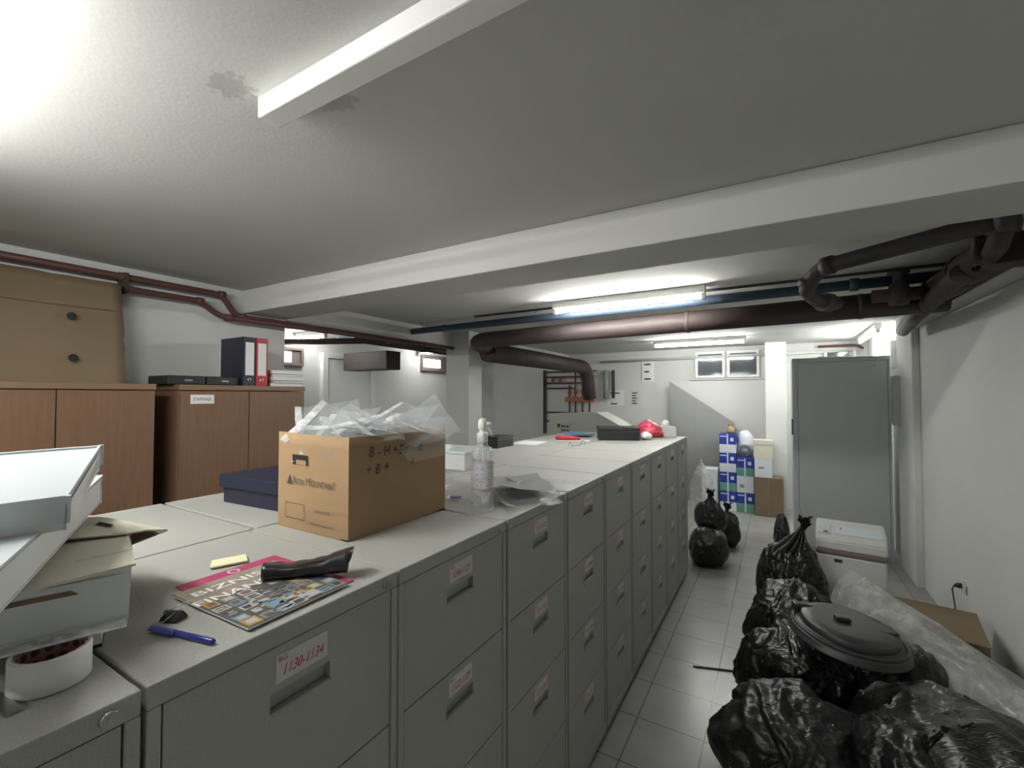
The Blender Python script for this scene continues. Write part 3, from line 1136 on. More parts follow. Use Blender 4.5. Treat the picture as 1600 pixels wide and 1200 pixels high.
link('corner_flap', bm, M['whitecard'], r)
# torn strip of clear film by the stack
r = thing('film_strip', 'thin clear film scrap curling beside the lowest white carton', 'scrap', at(205, 915, TOPZ))
c4 = at(205, 915, TOPZ)
bm = bmesh.new()
pts = [at(196, 882, TOPZ + .06) - c4, at(203, 905, TOPZ + .03) - c4, at(212, 925, TOPZ + .006) - c4, at(220, 940, TOPZ + .0015) - c4]
for a_, b_ in zip(pts[:-1], pts[1:]):
    add_quad(bm, [a_, b_, b_ + Vector((-.035, -.01, -.0)), a_ + Vector((-.035, -.01, 0))])
add_tube(bm, pts, .0007, 6)
link('film', bm, M['sleeve'], r)

# ------------------------------------------------------------------ tape roll and metal piece
tc_ = at(77, 1080, TOPZ)
ct = Vector((tc_.x - .028, tc_.y + .008, TOPZ))
r = thing('tape_roll', 'wide roll of white adhesive tape with a pink printed core', 'tape roll', ct)
R1, R0, TH = .043, .0365, .046
bm = bmesh.new()
add_lathe(bm, [(R0 + .0015, TH - .001), (R0 + .002, TH), (R1 - .001, TH), (R1, TH - .001), (R1, .001), (R1 - .001, 0), (R0 + .0015, 0), (R0 + .0015, TH - .001)], 64)
bmesh.ops.recalc_face_normals(bm, faces=bm.faces)
link('tape', bm, M['tape'], r)
bm = bmesh.new()
add_lathe(bm, [(R0 - .001, TH - .0005), (R0 + .0015, TH - .0005), (R0 + .0015, .0005), (R0 - .001, .0005), (R0 - .001, TH - .0005)], 64)
bmesh.ops.recalc_face_normals(bm, faces=bm.faces)
link('core', bm, M['core'], r)

cm = at(14, 1108, TOPZ)
r = thing('tape_cutter', 'small dull metal cutter blade lying in front of the tape roll', 'cutter', cm)
bm = bmesh.new()
dirm = (at(35, 1118, TOPZ) - at(-20, 1080, TOPZ)); dirm.z = 0; dirm.normalize()
perp = Vector((-dirm.y, dirm.x, 0))
bm = plate([dirm * .018 - perp * .009 + Vector((0, 0, .003)), dirm * .018 + perp * .008 + Vector((0, 0, .003)), -dirm * .05 + perp * .008 + Vector((0, 0, .004)), -dirm * .05 - perp * .009 + Vector((0, 0, .004))], .003)
link('blade', bm, M['metal'], r)
bm = bmesh.new()
a_ = -dirm * .012 + perp * .022
add_tube(bm, [a_ + Vector((0, 0, .004)), a_ - dirm * .035 + Vector((0, 0, .004))], .004, 10)
link('roller', bm, M['chrome'], r)

# ------------------------------------------------------------------ pen, clip, magazine, pouch
pa, pb = at(236, 981, TOPZ + .0045), at(334, 1003, TOPZ + .0045)
d = (pb - pa); Lp = d.length
r = thing('ballpoint_pen', 'blue ballpoint pen with a capped end lying in front of the magazine', 'pen', (pa.x, pa.y, TOPZ + .0048), math.atan2(d.y, d.x))
bm = bmesh.new()
add_tube(bm, [(.045, 0, 0), (Lp - .003, 0, 0), (Lp, 0, 0)], [.0047, .0047, .0038], 12)
link('barrel', bm, M['penblue'], r)
bm = bmesh.new()
add_tube(bm, [(0, 0, 0), (.004, 0, 0), (.05, 0, 0), (.058, 0, 0)], [.0036, .0048, .0052, .005], 12)
link('cap', bm, M['penlight'], r)
link('cap_clip', boxbm(.002, .052, -.0075, -.0045, -.001, .002, bev=.0006), M['penlight'], r)

cc = at(271, 968, TOPZ)
r = thing('binder_clip', 'black binder clip with wire handles beside the magazine', 'binder clip', (cc.x, cc.y, TOPZ), math.radians(25))
bm = bmesh.new()
L_ = .032
prof = [(-.013, .0), (.013, 0), (.0135, .003), (.003, .016), (-.002, .0165), (-.0125, .003)]
f0 = [bm.verts.new((-L_ / 2, y, z)) for y, z in prof]
f1 = [bm.verts.new((L_ / 2, y, z)) for y, z in prof]
for i in range(len(prof)):
    j = (i + 1) % len(prof)
    bm.faces.new((f0[i], f0[j], f1[j], f1[i]))
bm.faces.new(f0[::-1]); bm.faces.new(f1)
bmesh.ops.recalc_face_normals(bm, faces=bm.faces)
link('spring_clamp', bm, M['black'], r)
for sgn in (-1, 1):
    bm = bmesh.new()
    add_tube(bm, round_path([(-.008, 0, .0165), (-.006 + .01 * sgn, .022 * sgn, .022 if sgn > 0 else .006), (.006 + .006 * sgn, .024 * sgn, .022 if sgn > 0 else .006), (.008, 0, .0165)], .004, 4), .0007, 6)
    link('wire_handle', bm, M['chrome'], r)

# magenta folder below, magazine above
def flat_poly(pxs, z):
    return [at(px, py, z) for px, py in pxs]

mg = flat_poly([(257, 915), (420, 859), (553, 903), (553, 903), (388, 981)], TOPZ + .004)
ml, mt, mr_, mb = flat_poly([(256, 936), (398, 866), (544, 912), (388, 983)], TOPZ + .006)
# magazine as a true rectangle from its near corner
ex = (mr_ - mb); ex.z = 0
wm = ex.length
ex.normalize()
ey = Vector((-ex.y, ex.x, 0))
hm = (ml - mb).dot(ey)
MW, MH = min(wm, .30), min(max(hm, .16), .275)
r = thing('magazine', 'colour magazine with small framed pictures on its cover', 'magazine', (mb.x, mb.y, TOPZ + .003), math.atan2(ex.y, ex.x))
link('pages', boxbm(0, MW, 0, MH, 0.0, .005, bev=.001), M['paper'], r)
bm = boxbm(-.0008, MW + .0005, -.0008, MH + .0005, .005, .0058)
mi_names = ['coverdark', 'covergold', 'coverbrown', 'coverblue', 'coverwhite', 'covertan', 'covernavy']
rr = random.Random(5)
def cr(x0, x1, y0, y1, m_, z):
    z = .0058 + z * .00015
    add_quad(bm, [(x0, y0, z), (x1, y0, z), (x1, y1, z), (x0, y1, z)], mi_names.index(m_))
cr(.0, MW, MH * .62, MH, 'covertan', 1)
cols, rows = 7, 5
cw, ch = MW / cols, MH * .62 / rows
for i in range(cols):
    for j in range(rows):
        x0, y0 = i * cw + rr.uniform(0, .004), j * ch + rr.uniform(0, .003)
        w_, h_ = cw * rr.uniform(.72, .95), ch * rr.uniform(.7, .95)
        outer = rr.choice(['covergold', 'coverwhite', 'coverbrown', 'coverdark', 'covergold', 'coverblue', 'covernavy', 'covertan'])
        cr(x0, x0 + w_, y0, y0 + h_, outer, 2)
        cr(x0 + w_ * .18, x0 + w_ * .82, y0 + h_ * .2, y0 + h_ * .8, rr.choice(['coverdark', 'coverbrown', 'covernavy', 'coverwhite', 'coverdark']), 3)
for k in range(70):
    x0, y0 = rr.uniform(0, MW * .9), rr.uniform(0, MH * .58)
    w_, h_ = rr.uniform(.004, .02), rr.uniform(.002, .008)
    cr(x0, x0 + w_, y0, y0 + h_, rr.choice(mi_names), 4)
for k in range(3):
    cr(MW * .25, MW * .8, MH * (.30 + k * .045), MH * (.306 + k * .045), 'coverwhite', 4)
cr(MW * .55, MW * .73, MH * .03, MH * .15, 'coverwhite', 4)
cr(MW * .30, MW * .45, MH * .12, MH * .26, 'coverblue', 4)
link('cover', bm, [M[k] for k in mi_names], r)
tm = lambda x, y: frame_mtx((x, y, .0068), (1, 0, 0), (0, 1, 0))
text_obj('BIZNIS', .036, M['paper'], r, mtx=tm(MW * .40, MH * .83), wx=1.35, offset=.0006)
text_obj('FINANSIJE', .036, M['paper'], r, mtx=tm(MW * .42, MH * .64), wx=1.2, offset=.0006)
rm = r
mz = at(400, 905, TOPZ + .001)
r = thing('folder', 'magenta card folder sticking out beneath the magazine', 'folder', (mb.x, mb.y, TOPZ), math.atan2(ex.y, ex.x) - .03)
link('card', boxbm(.02, MW + .026, .02, MH + .058, .0, .0022, bev=.0008), M['magenta'], r)
bm = bmesh.new()
add_lathe(bm, [(.009, .0026), (.013, .0026), (.013, .0030), (.009, .0030), (.009, .0026)], 20, center=(MW * .60, MH + .036, 0))
link('emblem', bm, M['packwhite'], r)

na = flat_poly([(328, 887), (331, 876), (384, 866), (387, 876)], TOPZ + .0055)
c5 = Vector((na[0].x, na[0].y, TOPZ + .0023))
r = thing('sticky_note', 'pale yellow paper slip at the far edge of the magenta folder', 'note', c5)
na = [p - c5 for p in na]
link('slip', plate([Vector((p.x, p.y, .004)) for p in na], .0035), M['note'], r)

# black pouch: flat oval tube, mouth open at the far end
q0, q1 = at(412, 897, TOPZ + .02), at(544, 884, TOPZ + .02)
d = q1 - q0; d.z = 0
Lq = d.length
r = thing('black_pouch', 'black leather-like pouch lying open-ended across the magazine', 'pouch', (q0.x, q0.y, TOPZ + .0095), math.atan2(d.y, d.x))
bm = bmesh.new()
NS, NR = 26, 24
rings, inner = [], []
for i in range(NS + 1):
    u_ = i / NS
    wv = .022 + .006 * u_ + .001 * math.sin(u_ * 20)
    hv = .017 + .003 * u_
    ring, rin = [], []
    for k in range(NR):
        a_ = 2 * PI * k / NR
        y = wv * math.copysign(abs(math.cos(a_)) ** .7, math.cos(a_))
        z = hv + hv * math.copysign(abs(math.sin(a_)) ** .8, math.sin(a_))
        if math.sin(a_) > .3:
            sag = -.010 * math.sin(PI * min(1, u_ * 1.2)) * math.sin(a_)
            z += sag
            if u_ > .75: z += (u_ - .75) * 4 * .010 * max(0, math.cos(a_ - .9))
        n_ = noise.noise(Vector((u_ * 7, y * 60, z * 60))) * .0022
        x = u_ * Lq + (.012 * max(0, math.sin(a_)) if i == NS else 0)
        ring.append(bm.verts.new((x, y + n_, max(0, z + n_))))
        rin.append(bm.verts.new((x - .001, y * .88, hv + (z - hv) * .86)))
    rings.append(ring); inner.append(rin)
for i in range(NS):
    for k in range(NR):
        k2 = (k + 1) % NR
        bm.faces.new((rings[i][k], rings[i + 1][k], rings[i + 1][k2], rings[i][k2])).smooth = True
        bm.faces.new((inner[i][k2], inner[i + 1][k2], inner[i + 1][k], inner[i][k])).smooth = True
for k in range(NR):
    k2 = (k + 1) % NR
    bm.faces.new((rings[NS][k], inner[NS][k], inner[NS][k2], rings[NS][k2]))
bm.faces.new(rings[0][::-1])
bmesh.ops.recalc_face_normals(bm, faces=bm.faces)
link('pouch_body', bm, M['pouch'], r)
bm = bmesh.new()
add_tube(bm, [(.008, -.012, .0345), (Lq * .45, -.014, .029), (Lq * .8, -.016, .034)], .0012, 6)
link('seam', bm, M['pouch'], r)

# ------------------------------------------------------------------ dark blue lidded box on the rear row
ba, bb = at(352, 778, TOPZ), at(436, 800, TOPZ)
r = thing('dark_blue_box', 'dark blue lidded box on the rear filing cabinets beside the cardboard box', 'box', (-1.83, .90, TOPZ), .06)
link('lid', boxbm(0, .36, 0, .28, .058, .105, bev=.004), M['darkblue'], r)
link('tray', boxbm(.01, .345, .012, .29, 0, .06, bev=.003), M['navy'], r)

r = thing('white_carton', 'flat white carton on the rear cabinets beyond the open cardboard box', 'box', (-1.78, 1.92, TOPZ), .05)
link('carton', boxbm(0, .34, 0, .28, 0, .085, bev=.003), M['whitecard'], r)
link('lid', boxbm(-.003, .343, -.003, .283, .086, .10, bev=.003), M['whitegloss'], r)

# ------------------------------------------------------------------ spray bottle
bp_ = at(746, 799, TOPZ)
r = thing('spray_bottle', 'clear plastic bottle with a white pump head and pink label', 'bottle', (bp_.x, bp_.y + .03, TOPZ), .5)
bm = bmesh.new()
add_lathe(bm, [(0, .001), (.036, .001), (.040, .006), (.0405, .05), (.0395, .055), (.0405, .06), (.0405, .185), (.037, .205), (.022, .228), (.0165, .236), (.0165, .25)], 40)
link('bottle_body', bm, M['bottle'], r)
bm = bmesh.new()
add_lathe(bm, [(.041, .075), (.0411, .076), (.0411, .172), (.041, .173)], 40)
link('label', bm, M['packwhite'], r)
bm = bmesh.new()
for z in (.078, .170):
    add_lathe(bm, [(.0413, z - .0015), (.0413, z + .0015)], 40)
rr = random.Random(3)
for k in range(60):
    a_ = rr.uniform(-2.8, .2)
    z = rr.uniform(.088, .16)
    w_ = rr.uniform(.1, .45); h_ = rr.uniform(.0012, .006)
    vs = []
    for (da, dz) in ((0, 0), (w_, 0), (w_, h_), (0, h_)):
        vs.append(bm.verts.new((.0414 * math.cos(a_ + da), .0414 * math.sin(a_ + da), z + dz)))
    bm.faces.new(vs)
link('label_print', bm, M['pinkprint'], r)
bm = bmesh.new()
add_lathe(bm, [(.0175, .238), (.019, .24), (.019, .268), (.017, .272), (.012, .274), (.0115, .283), (.015, .287), (.016, .30), (.0155, .312), (.011, .322), (0, .325)], 28)
add_tube(bm, [(.0, 0, .303), (.02, 0, .304), (.032, 0, .302)], [.010, .008, .006], 12)
link('pump_head', bm, M['pump'], r)
bm = bmesh.new()
add_tube(bm, round_path([(.014, 0, .298), (.026, 0, .285), (.036, 0, .258)], .01, 4), .0022, 8)
link('trigger', bm, M['packwhite'], r)
bm = bmesh.new()
add_tube(bm, [(0, 0, .24), (.008, 0, .01)], .0018, 8)
link('dip_tube', bm, M['pump'], r)

# memory stick like clip beside bottle
cb = at(712, 780, TOPZ)
o = tag(link('plastic_clip', boxbm(-.022, .022, -.008, .008, 0, .010, bev=.003), M['packblue'], None, loc=(cb.x, cb.y, TOPZ + .003), rot=(0, 0, .4)), 'small dark blue plastic clip on a sleeve beside the spray bottle', 'clip')

# loose sleeves and dark folder past the bottle
for k, (px, py, rz, sz, cu) in enumerate(((800, 772, .5, (.22, .31), .022), (838, 778, .9, (.21, .30), .028), (868, 762, 1.3, (.22, .30), .03), (712, 775, .2, (.2, .22), .018), (850, 768, .2, (.2, .28), .035))):
    p = at(px, py, TOPZ + .01)
    o = link('plastic_sleeve', sleeve_bm(sz[0], sz[1], 60 + k, cu), [M['sleeve'], M['sleeve_edge']], None, loc=(min(p.x, XF - .10), p.y, TOPZ + .010 + .004 * k), rot=(0, 0, rz))
    tag(o, 'clear plastic sleeve lying loose on the cabinet tops around the spray bottle', 'plastic sleeve', 'loose sleeves by the spray bottle')
p = at(815, 765, TOPZ + .03)
o = tag(link('grey_folder', sleeve_bm(.22, .30, 91, .02), M['dgrey'], None, loc=(p.x - .05, p.y + .08, TOPZ + .036), rot=(0, 0, .7)), 'dark grey folder among the loose sleeves past the spray bottle', 'folder')

# ------------------------------------------------------------------ far end of the cabinet tops
def on_top(px, py):
    return at(px, py, TOPZ)


p = on_top(828, 692)
o = tag(link('paper_sheet', boxbm(-.11, .11, -.15, .15, 0, .002), M['paper'], None, loc=(p.x, p.y, TOPZ), rot=(0, 0, .12)), 'blank white paper sheet lying alone on the rear cabinet tops', 'paper')
r = thing('black_case', 'flat black case at the outer edge of the rear cabinets', 'case', (-1.93, 2.98, TOPZ), 0)
link('body', boxbm(-.05, .10, -.10, .14, 0, .07, bev=.006), M['black'], r)
link('lid', boxbm(-.052, .102, -.102, .142, .071, .085, bev=.004), M['black'], r)
p = on_top(868, 689)
r = thing('stapler', 'red long-arm stapler with a white tip on the cabinet tops', 'stapler', (p.x, p.y, TOPZ), .35)
bm = bmesh.new()
add_tube(bm, [(0, 0, .02), (.02, 0, .026), (.14, 0, .028), (.22, 0, .02)], [.012, .022, .022, .014], 12)
link('arm', bm, M['red'], r)
link('foot', boxbm(.0, .30, -.02, .02, 0, .010, bev=.003), M['paper'], r)
p = on_top(905, 686)
o = tag(link('blue_folder', sleeve_bm(.30, .24, 97, .03), M['bluefilm'], None, loc=(p.x - .1, p.y + .25, TOPZ + .02), rot=(0, 0, .5)), 'blue plastic folder behind the red stapler', 'folder')
p = on_top(936, 688)
r = thing('black_box', 'long black box lying on the front cabinets before the red bag', 'box', (p.x, p.y, TOPZ), .42)
link('body', boxbm(0, .36, 0, .26, 0, .085, bev=.004), M['black'], r)
link('lid', boxbm(-.003, .363, -.003, .263, .086, .115, bev=.004), M['black'], r)
p = on_top(898, 697)
r = thing('wire_clip', 'thin bent wire clip lying in front of the red stapler', 'clip', (p.x, p.y, TOPZ), .6)
bm = bmesh.new()
add_tube(bm, round_path([(-.05, 0, .002), (-.05, 0, .03), (-.03, 0, .03), (-.03, 0, .003), (.06, .03, .003), (.06, .03, .04), (.085, .03, .04), (.085, .03, .002)], .008, 4), .0018, 6)
link('wire', bm, M['ink'], r)


# ------------------------------------------------------------------ bags
def bag_mesh(rx, ry, rz, seed, crinkle=.06, sub=5, knot=True, kh=.10, squash=0.35, kx=0.0, ky=0.0):
    bm = bmesh.new()
    bmesh.ops.create_icosphere(bm, subdivisions=sub, radius=1)
    for v in bm.verts:
        d = v.co.normalized()
        p = d * 1.0
        # boxier lower half
        k = 1.0
        if d.z < 0: k = 1 + squash * (-d.z) * (1 - abs(d.z)) * 1.3
        s = Vector((seed * 3.1, seed * 1.7, seed * .9))
        lump = noise.noise(p * 1.3 + s) * .16
        ridge = 0
        amp, fr_ = 1.0, 1.35
        q = Vector((p.x * 1.9, p.y * .8, p.z * .6)) + s
        q += noise.noise_vector(p * 1.8 + s) * .5
        for o_ in range(3):
            ridge += (1 - abs(noise.noise(q * fr_)) * 2.2) * amp
            amp *= .42; fr_ *= 2.3
        pleat = 0
        if d.z > .15 and knot:
            a_ = math.atan2(d.y, d.x)
            pleat = math.sin(a_ * 11 + noise.noise(p * 2 + s) * 5) * .05 * (d.z - .15) * 1.4
        if sub > 5:
            q2 = q * 5.5
            ridge += (1 - abs(noise.noise(Vector((q2.x, q2.y * .4, q2.z)))) * 2.2) * .22
        rr_ = k * (1 + lump + (ridge - .9) * crinkle + pleat)
        co = Vector((d.x * rx, d.y * ry, d.z * rz)) * rr_
        if knot:
            h = d.z
            if h > .80:
                tt = (h - .80) / .20
                sh = (1 - tt) ** .8 * .9 + .10
                co.x = co.x * sh * (1) + kx * tt
                co.y = co.y * sh + ky * tt
                co.z += kh * tt ** 1.5
        co.z += rz
        if co.z < .0: co.z = 0.0 + .0004 * (d.x + 1)
        v.co = co
    for f in bm.faces: f.smooth = True
    return bm


def bag(name, label, c, r3, seed, m, knot=True, group='black bin bags on the floor', cat='bin bag', **k):
    t_ = thing(name, label, cat, c, 0, group)
    link('bag', bag_mesh(*r3, seed, knot=knot, **k), m, t_)
    if knot:
        kx, ky = k.get('kx', 0), k.get('ky', 0)
        kh = k.get('kh', .10)
        bm = bmesh.new()
        rn = random.Random(seed)
        zt_ = r3[2] * 2 + kh * .75
        n = 14
        rings = []
        for j in range(7):
            u_ = j / 6
            ring = []
            for i in range(n):
                a_ = 2 * PI * i / n
                rad = (.012 + .028 * u_ ** 1.5) * (1 + .45 * math.sin(a_ * 5 + j)) * (1 + rn.uniform(-.12, .12))
                ring.append(bm.verts.new((kx + rad * math.cos(a_) + .01 * u_, ky + rad * math.sin(a_), zt_ - .02 + .085 * u_ * (1 + .25 * math.sin(a_ * 3)))))
            rings.append(ring)
        for a, b in zip(rings[:-1], rings[1:]):
            for i in range(n):
                bm.faces.new((a[i], a[(i + 1) % n], b[(i + 1) % n], b[i])).smooth = True
        link('tied_neck', bm, m, t_)
    return t_


B, B2 = M['bag'], M['bag2']
# at the end of the cabinet row
bag('bin_bag', 'black bin bag on the floor at the end of the filing cabinets, lowest of three', (-.615, 5.0, 0), (.18, .22, .19), 3, B, knot=False)
bag('bin_bag', 'slim black bin bag standing behind the two by the cabinet end', (-.50, 5.72, 0), (.13, .15, .19), 5, B2, kh=.04)
bag('bin_bag', 'crumpled black bin bag resting on top of another by the cabinet end', (-.62, 5.22, .26), (.15, .15, .17), 8, B2, kh=.05)
# along the wall
HEAP = []


def hbag(label, c, r3, seed, m, **k):
    HEAP.append((c, r3))
    bag('bin_bag', label, c, r3, seed, m, **k)


bag('bin_bag', 'small black bin bag slumped at the near corner of the tall grey locker', (.045, 5.70, 0), (.075, .11, .22), 4, B, knot=False)
hbag('round black bin bag with a knotted top beside the shredder', (.075, 3.92, 0), (.215, .22, .335), 12, B, kh=.12, kx=.09, crinkle=.06, sub=6)
hbag('black bin bag with bright creases between the knotted bag and the lid', (.085, 3.36, 0), (.25, .25, .27), 17, B, knot=False, crinkle=.085, sub=6)
hbag('shiny black bin bag in front of the creased one, beneath the lid', (.075, 2.84, 0), (.27, .25, .25), 21, B, knot=False, crinkle=.085, sub=6)
hbag('wide black bin bag spilling farthest onto the aisle tiles', (.06, 2.33, 0), (.31, .26, .21), 26, B2, knot=False, crinkle=.09, sub=6)
hbag('dull black bin bag under the black plastic sheet, nearest the wall', (.84, 2.30, 0), (.22, .34, .22), 31, B2, knot=False, crinkle=.06)
hbag('black bin bag under the lid, in the heart of the heap', (.53, 2.80, 0), (.20, .24, .27), 37, B, knot=False, crinkle=.06)
hbag('large black bin bag at the near end of the heap', (.50, 2.18, 0), (.27, .30, .255), 44, B, knot=False, crinkle=.08, sub=6)


def drape(name, label, cat, path, widths, m, seed, arch, fold, drop=.05, nx=44, ny=70, th=0.0, kind=None):
    """soft plastic hanging over a spine; path = spine points (x, y, z), widths = half widths"""
    bm = bmesh.new()
    g = []
    P = [Vector(p) for p in path]
    o = Vector((P[0].x, P[0].y, 0))
    for j in range(ny + 1):
        t = j / ny * (len(P) - 1)
        k = min(int(t), len(P) - 2)
        f_ = t - k
        f_ = f_ * f_ * (3 - 2 * f_) * .5 + f_ * .5
        c = P[k].lerp(P[k + 1], f_)
        w_ = widths[k] * (1 - f_) + widths[k + 1] * f_
        tan = (P[k + 1] - P[k]); tan.z = 0
        tan.normalize()
        nrm = Vector((-tan.y, tan.x, 0))
        row = []
        for i in range(nx + 1):
            u = i / nx * 2 - 1
            edge = 1 + .10 * noise.noise(Vector((j * .12, seed + (3 if u > 0 else 0), 2)))
            p = c + nrm * (u * w_ * edge)
            s_ = Vector((u * w_ * 9 + seed, j / ny * 3.0, seed))
            q = s_ + noise.noise_vector(Vector((u * 1.5, j / ny * 4, seed))) * .7
            h = (1 - abs(noise.noise(q)) * 2) * fold + (1 - abs(noise.noise(q * 2.3)) * 2) * fold * .45 + noise.noise(Vector((u * 14, j / ny * 9, seed))) * fold * .35
            z = c.z - arch * abs(u) ** 2.2 - drop * (abs(u) > .96) + h
            row.append(bm.verts.new((p.x - o.x, p.y - o.y, max(.006, z))))
        g.append(row)
    for j in range(ny):
        for i in range(nx):
            bm.faces.new((g[j][i], g[j][i + 1], g[j + 1][i + 1], g[j + 1][i])).smooth = True
    r_ = thing(name, label, cat, o)
    link('film', bm, m, r_)
    return r_


# clear bag: from a crumpled mouth beside the shredder down over the heap
cb_root = drape('clear_bag', 'long translucent plastic bag sagging from the shredder down over the heap', 'plastic bag',
      [(.33, 3.70, .42), (.40, 3.52, .60), (.56, 3.22, .58), (.76, 2.80, .54), (.93, 2.40, .50), (1.0, 2.05, .46)],
      [.06, .15, .22, .25, .22, .18], M['clearbag'], 5, .26, .022)
lay = drape('crumpled_film', 'second crumpled layer of clear film between the lid and the cardboard box', 'plastic film',
      [(.36, 3.62, .45), (.44, 3.44, .56), (.60, 3.12, .54), (.80, 2.74, .50), (.95, 2.38, .46)],
      [.05, .12, .17, .20, .18], M['clearbag'], 9, .30, .03)
ch = [o for o in C.objects if o.parent == lay][0]
ch.parent = cb_root
ch.location = lay.location - cb_root.location
ch.name = 'inner_layer'
bpy.data.objects.remove(lay)
# black sheet over the near bags
drape('black_sheet', 'crumpled black plastic sheet thrown over the near end of the heap', 'plastic sheet',
      [(.36, 2.60, .40), (.50, 2.44, .53), (.64, 2.22, .56), (.74, 1.95, .54), (.78, 1.70, .36)],
      [.22, .34, .42, .42, .30], M['bag'], 14, .30, .024)

# ------------------------------------------------------------------ round lid on the heap
lc = at(1330, 985, .63)
r = thing('dustbin_cover', 'round charcoal plastic bin lid lying on the black bags', 'lid', (lc.x - .01, lc.y + .03, .612), .35)
r.rotation_euler = (math.radians(3), math.radians(5), .35)
bm = bmesh.new()
R = .232
add_lathe(bm, [(0, .012), (R * .80, .012), (R * .97, -.004), (R, -.012), (R, -.03), (R * 1.03, -.034), (R * 1.03, -.040), (R * .98, -.040), (R * .97, -.02), (0, .0)], 72)
link('rim', bm, M['blackgrey'], r)
bm = bmesh.new()
add_lathe(bm, [(R * .83, .008), (R * .83, .030), (R * .80, .037), (R * .60, .044), (R * .3, .046), (0, .046)], 72)
link('dome', bm, M['blackgrey'], r)
bm = bmesh.new()
add_lathe(bm, [(R * .97, .000), (R * .975, .004), (R * .93, .009), (R * .92, .004)], 72)
link('bead', bm, M['blackgrey'], r)
link('handle', boxbm(-.06, .005, -.018, .018, .044, .066, bev=.008, seg=3), M['black'], r)
bm = bmesh.new()
add_box(bm, .10, .185, -.05, .02, .036, .046, bev=.004)
link('hinge_plate', bm, M['blackgrey'], r)
link('grip', boxbm(-.19, -.10, .10, .15, .0, .045, bev=.01), M['black'], r)

# ------------------------------------------------------------------ shredder
r = thing('paper_shredder', 'white paper shredder with a dark band standing against the grey locker', 'shredder', (.255, 4.17, 0), math.radians(-5))
w_, d_ = .42, .30
bm = bmesh.new()
add_box(bm, 0, w_, 0, d_, .05, .52, bev=.012)
link('bin_body', bm, M['shred'], r)
link('band', boxbm(-.003, w_ + .003, -.003, d_ + .003, .521, .56, bev=.008), M['shredband'], r)
bm = bmesh.new()
prof = [(-.004, .561), (-.004, .625), (.02, .67), (.10, .715), (d_ + .002, .72), (d_ + .002, .561)]
f0 = [bm.verts.new((-.004, y, z)) for y, z in prof]
f1 = [bm.verts.new((w_ + .004, y - .0, z - (.0 if z < .6 else .0))) for y, z in prof]
for i in range(len(prof)):
    j = (i + 1) % len(prof)
    bm.faces.new((f0[i], f1[i], f1[j], f0[j]))
bm.faces.new(f0); bm.faces.new(f1[::-1])
bmesh.ops.recalc_face_normals(bm, faces=bm.faces)
bmesh.ops.bevel(bm, geom=list(bm.edges), offset=.008, segments=2, affect='EDGES')
link('head', bm, M['shred'], r)
sl_a = math.atan2(.045, .08)
bm = bmesh.new()
m_ = Matrix.Translation((0, .06, .694)) @ Matrix.Rotation(sl_a, 4, 'X')
add_box(bm, .12, .40, -.04, .05, -.004, .0035, bev=.002, mtx=m_)
link('top_panel', bm, M['whitegloss'], r)
bm = bmesh.new()
add_box(bm, .01, .09, -.045, .05, -.004, .0045, bev=.002, mtx=m_)
link('control_panel', bm, M['whitegloss'], r)
bm = bmesh.new()
add_box(bm, .045, .075, -.035, -.022, .004, .0055, mtx=m_)
add_box(bm, .15, .156, .01, .03, .003, .005, mtx=m_)
link('display', bm, M['ink'], r)
link('badge', boxbm(.11, .16, -.0012, 0, .47, .495), M['ink'], r)
bm = bmesh.new()
for (x, y) in ((.04, .04), (w_ - .04, .04), (.04, d_ - .04), (w_ - .04, d_ - .04)):
    add_tube(bm, [(x - .012, y, .026), (x + .012, y, .026)], .026, 14)
link('castors', bm, M['black'], r).name = 'castor'

# ------------------------------------------------------------------ flattened cardboard box near the wall
t1, t2, t3, t4 = at(1383, 920, .40), at(1516, 947, .40), at(1538, 1022, .36), at(1400, 985, .36)
cx0 = Vector((.60, 3.42, 0))
r = thing('cardboard_box', 'low closed brown cardboard box by the wall, partly under the clear bag', 'box', (.545, 3.44, 0), math.radians(-9))
link('carton', boxbm(0, .43, 0, .48, 0, .375, bev=.004), M['card2'], r)
bm = bmesh.new()
add_box(bm, -.004, .434, -.004, .238, .376, .381, bev=.001)
link('top_flap', bm, M['card2'], r)
link('top_flap', boxbm(-.004, .434, .242, .484, .376, .381, bev=.001), M['card2'], r)

# plug on the wall
p = at(1500, 915, x=XR - .02)
r = thing('wall_socket', 'wall socket with a black plug and cord above the cardboard box', 'socket', (XR, p.y, p.z))
link('plate', boxbm(-.012, -.0005, -.04, .04, -.04, .04, bev=.004), M['offwhite'], r)
bm = bmesh.new()
add_tube(bm, [(-.012, 0, .0), (-.03, 0, 0), (-.05, 0, -.005)], [.018, .018, .010], 14)
add_tube(bm, round_path([(-.05, 0, -.005), (-.062, 0, -.03), (-.05, 0.01, -.12), (-.03, .02, -.30)], .02, 4), .004, 8)
link('plug', bm, M['black'], r)
link('slot', boxbm(-.0135, -.011, -.105, -.095, -.03, .03, bev=.001), M['ink'], r)

# long thin strip on the aisle tiles
pa, pb = at(1083, 1042, 0.0), at(1168, 1052, 0.0)
d = pb - pa
o = link('thin_rod', boxbm(0, d.length, -.006, .006, 0, .008, bev=.001), M['ink'], None, loc=(pa.x, pa.y, 0), rot=(0, 0, math.atan2(d.y, d.x)))
tag(o, 'thin dark rod lying across the aisle floor tiles', 'rod')

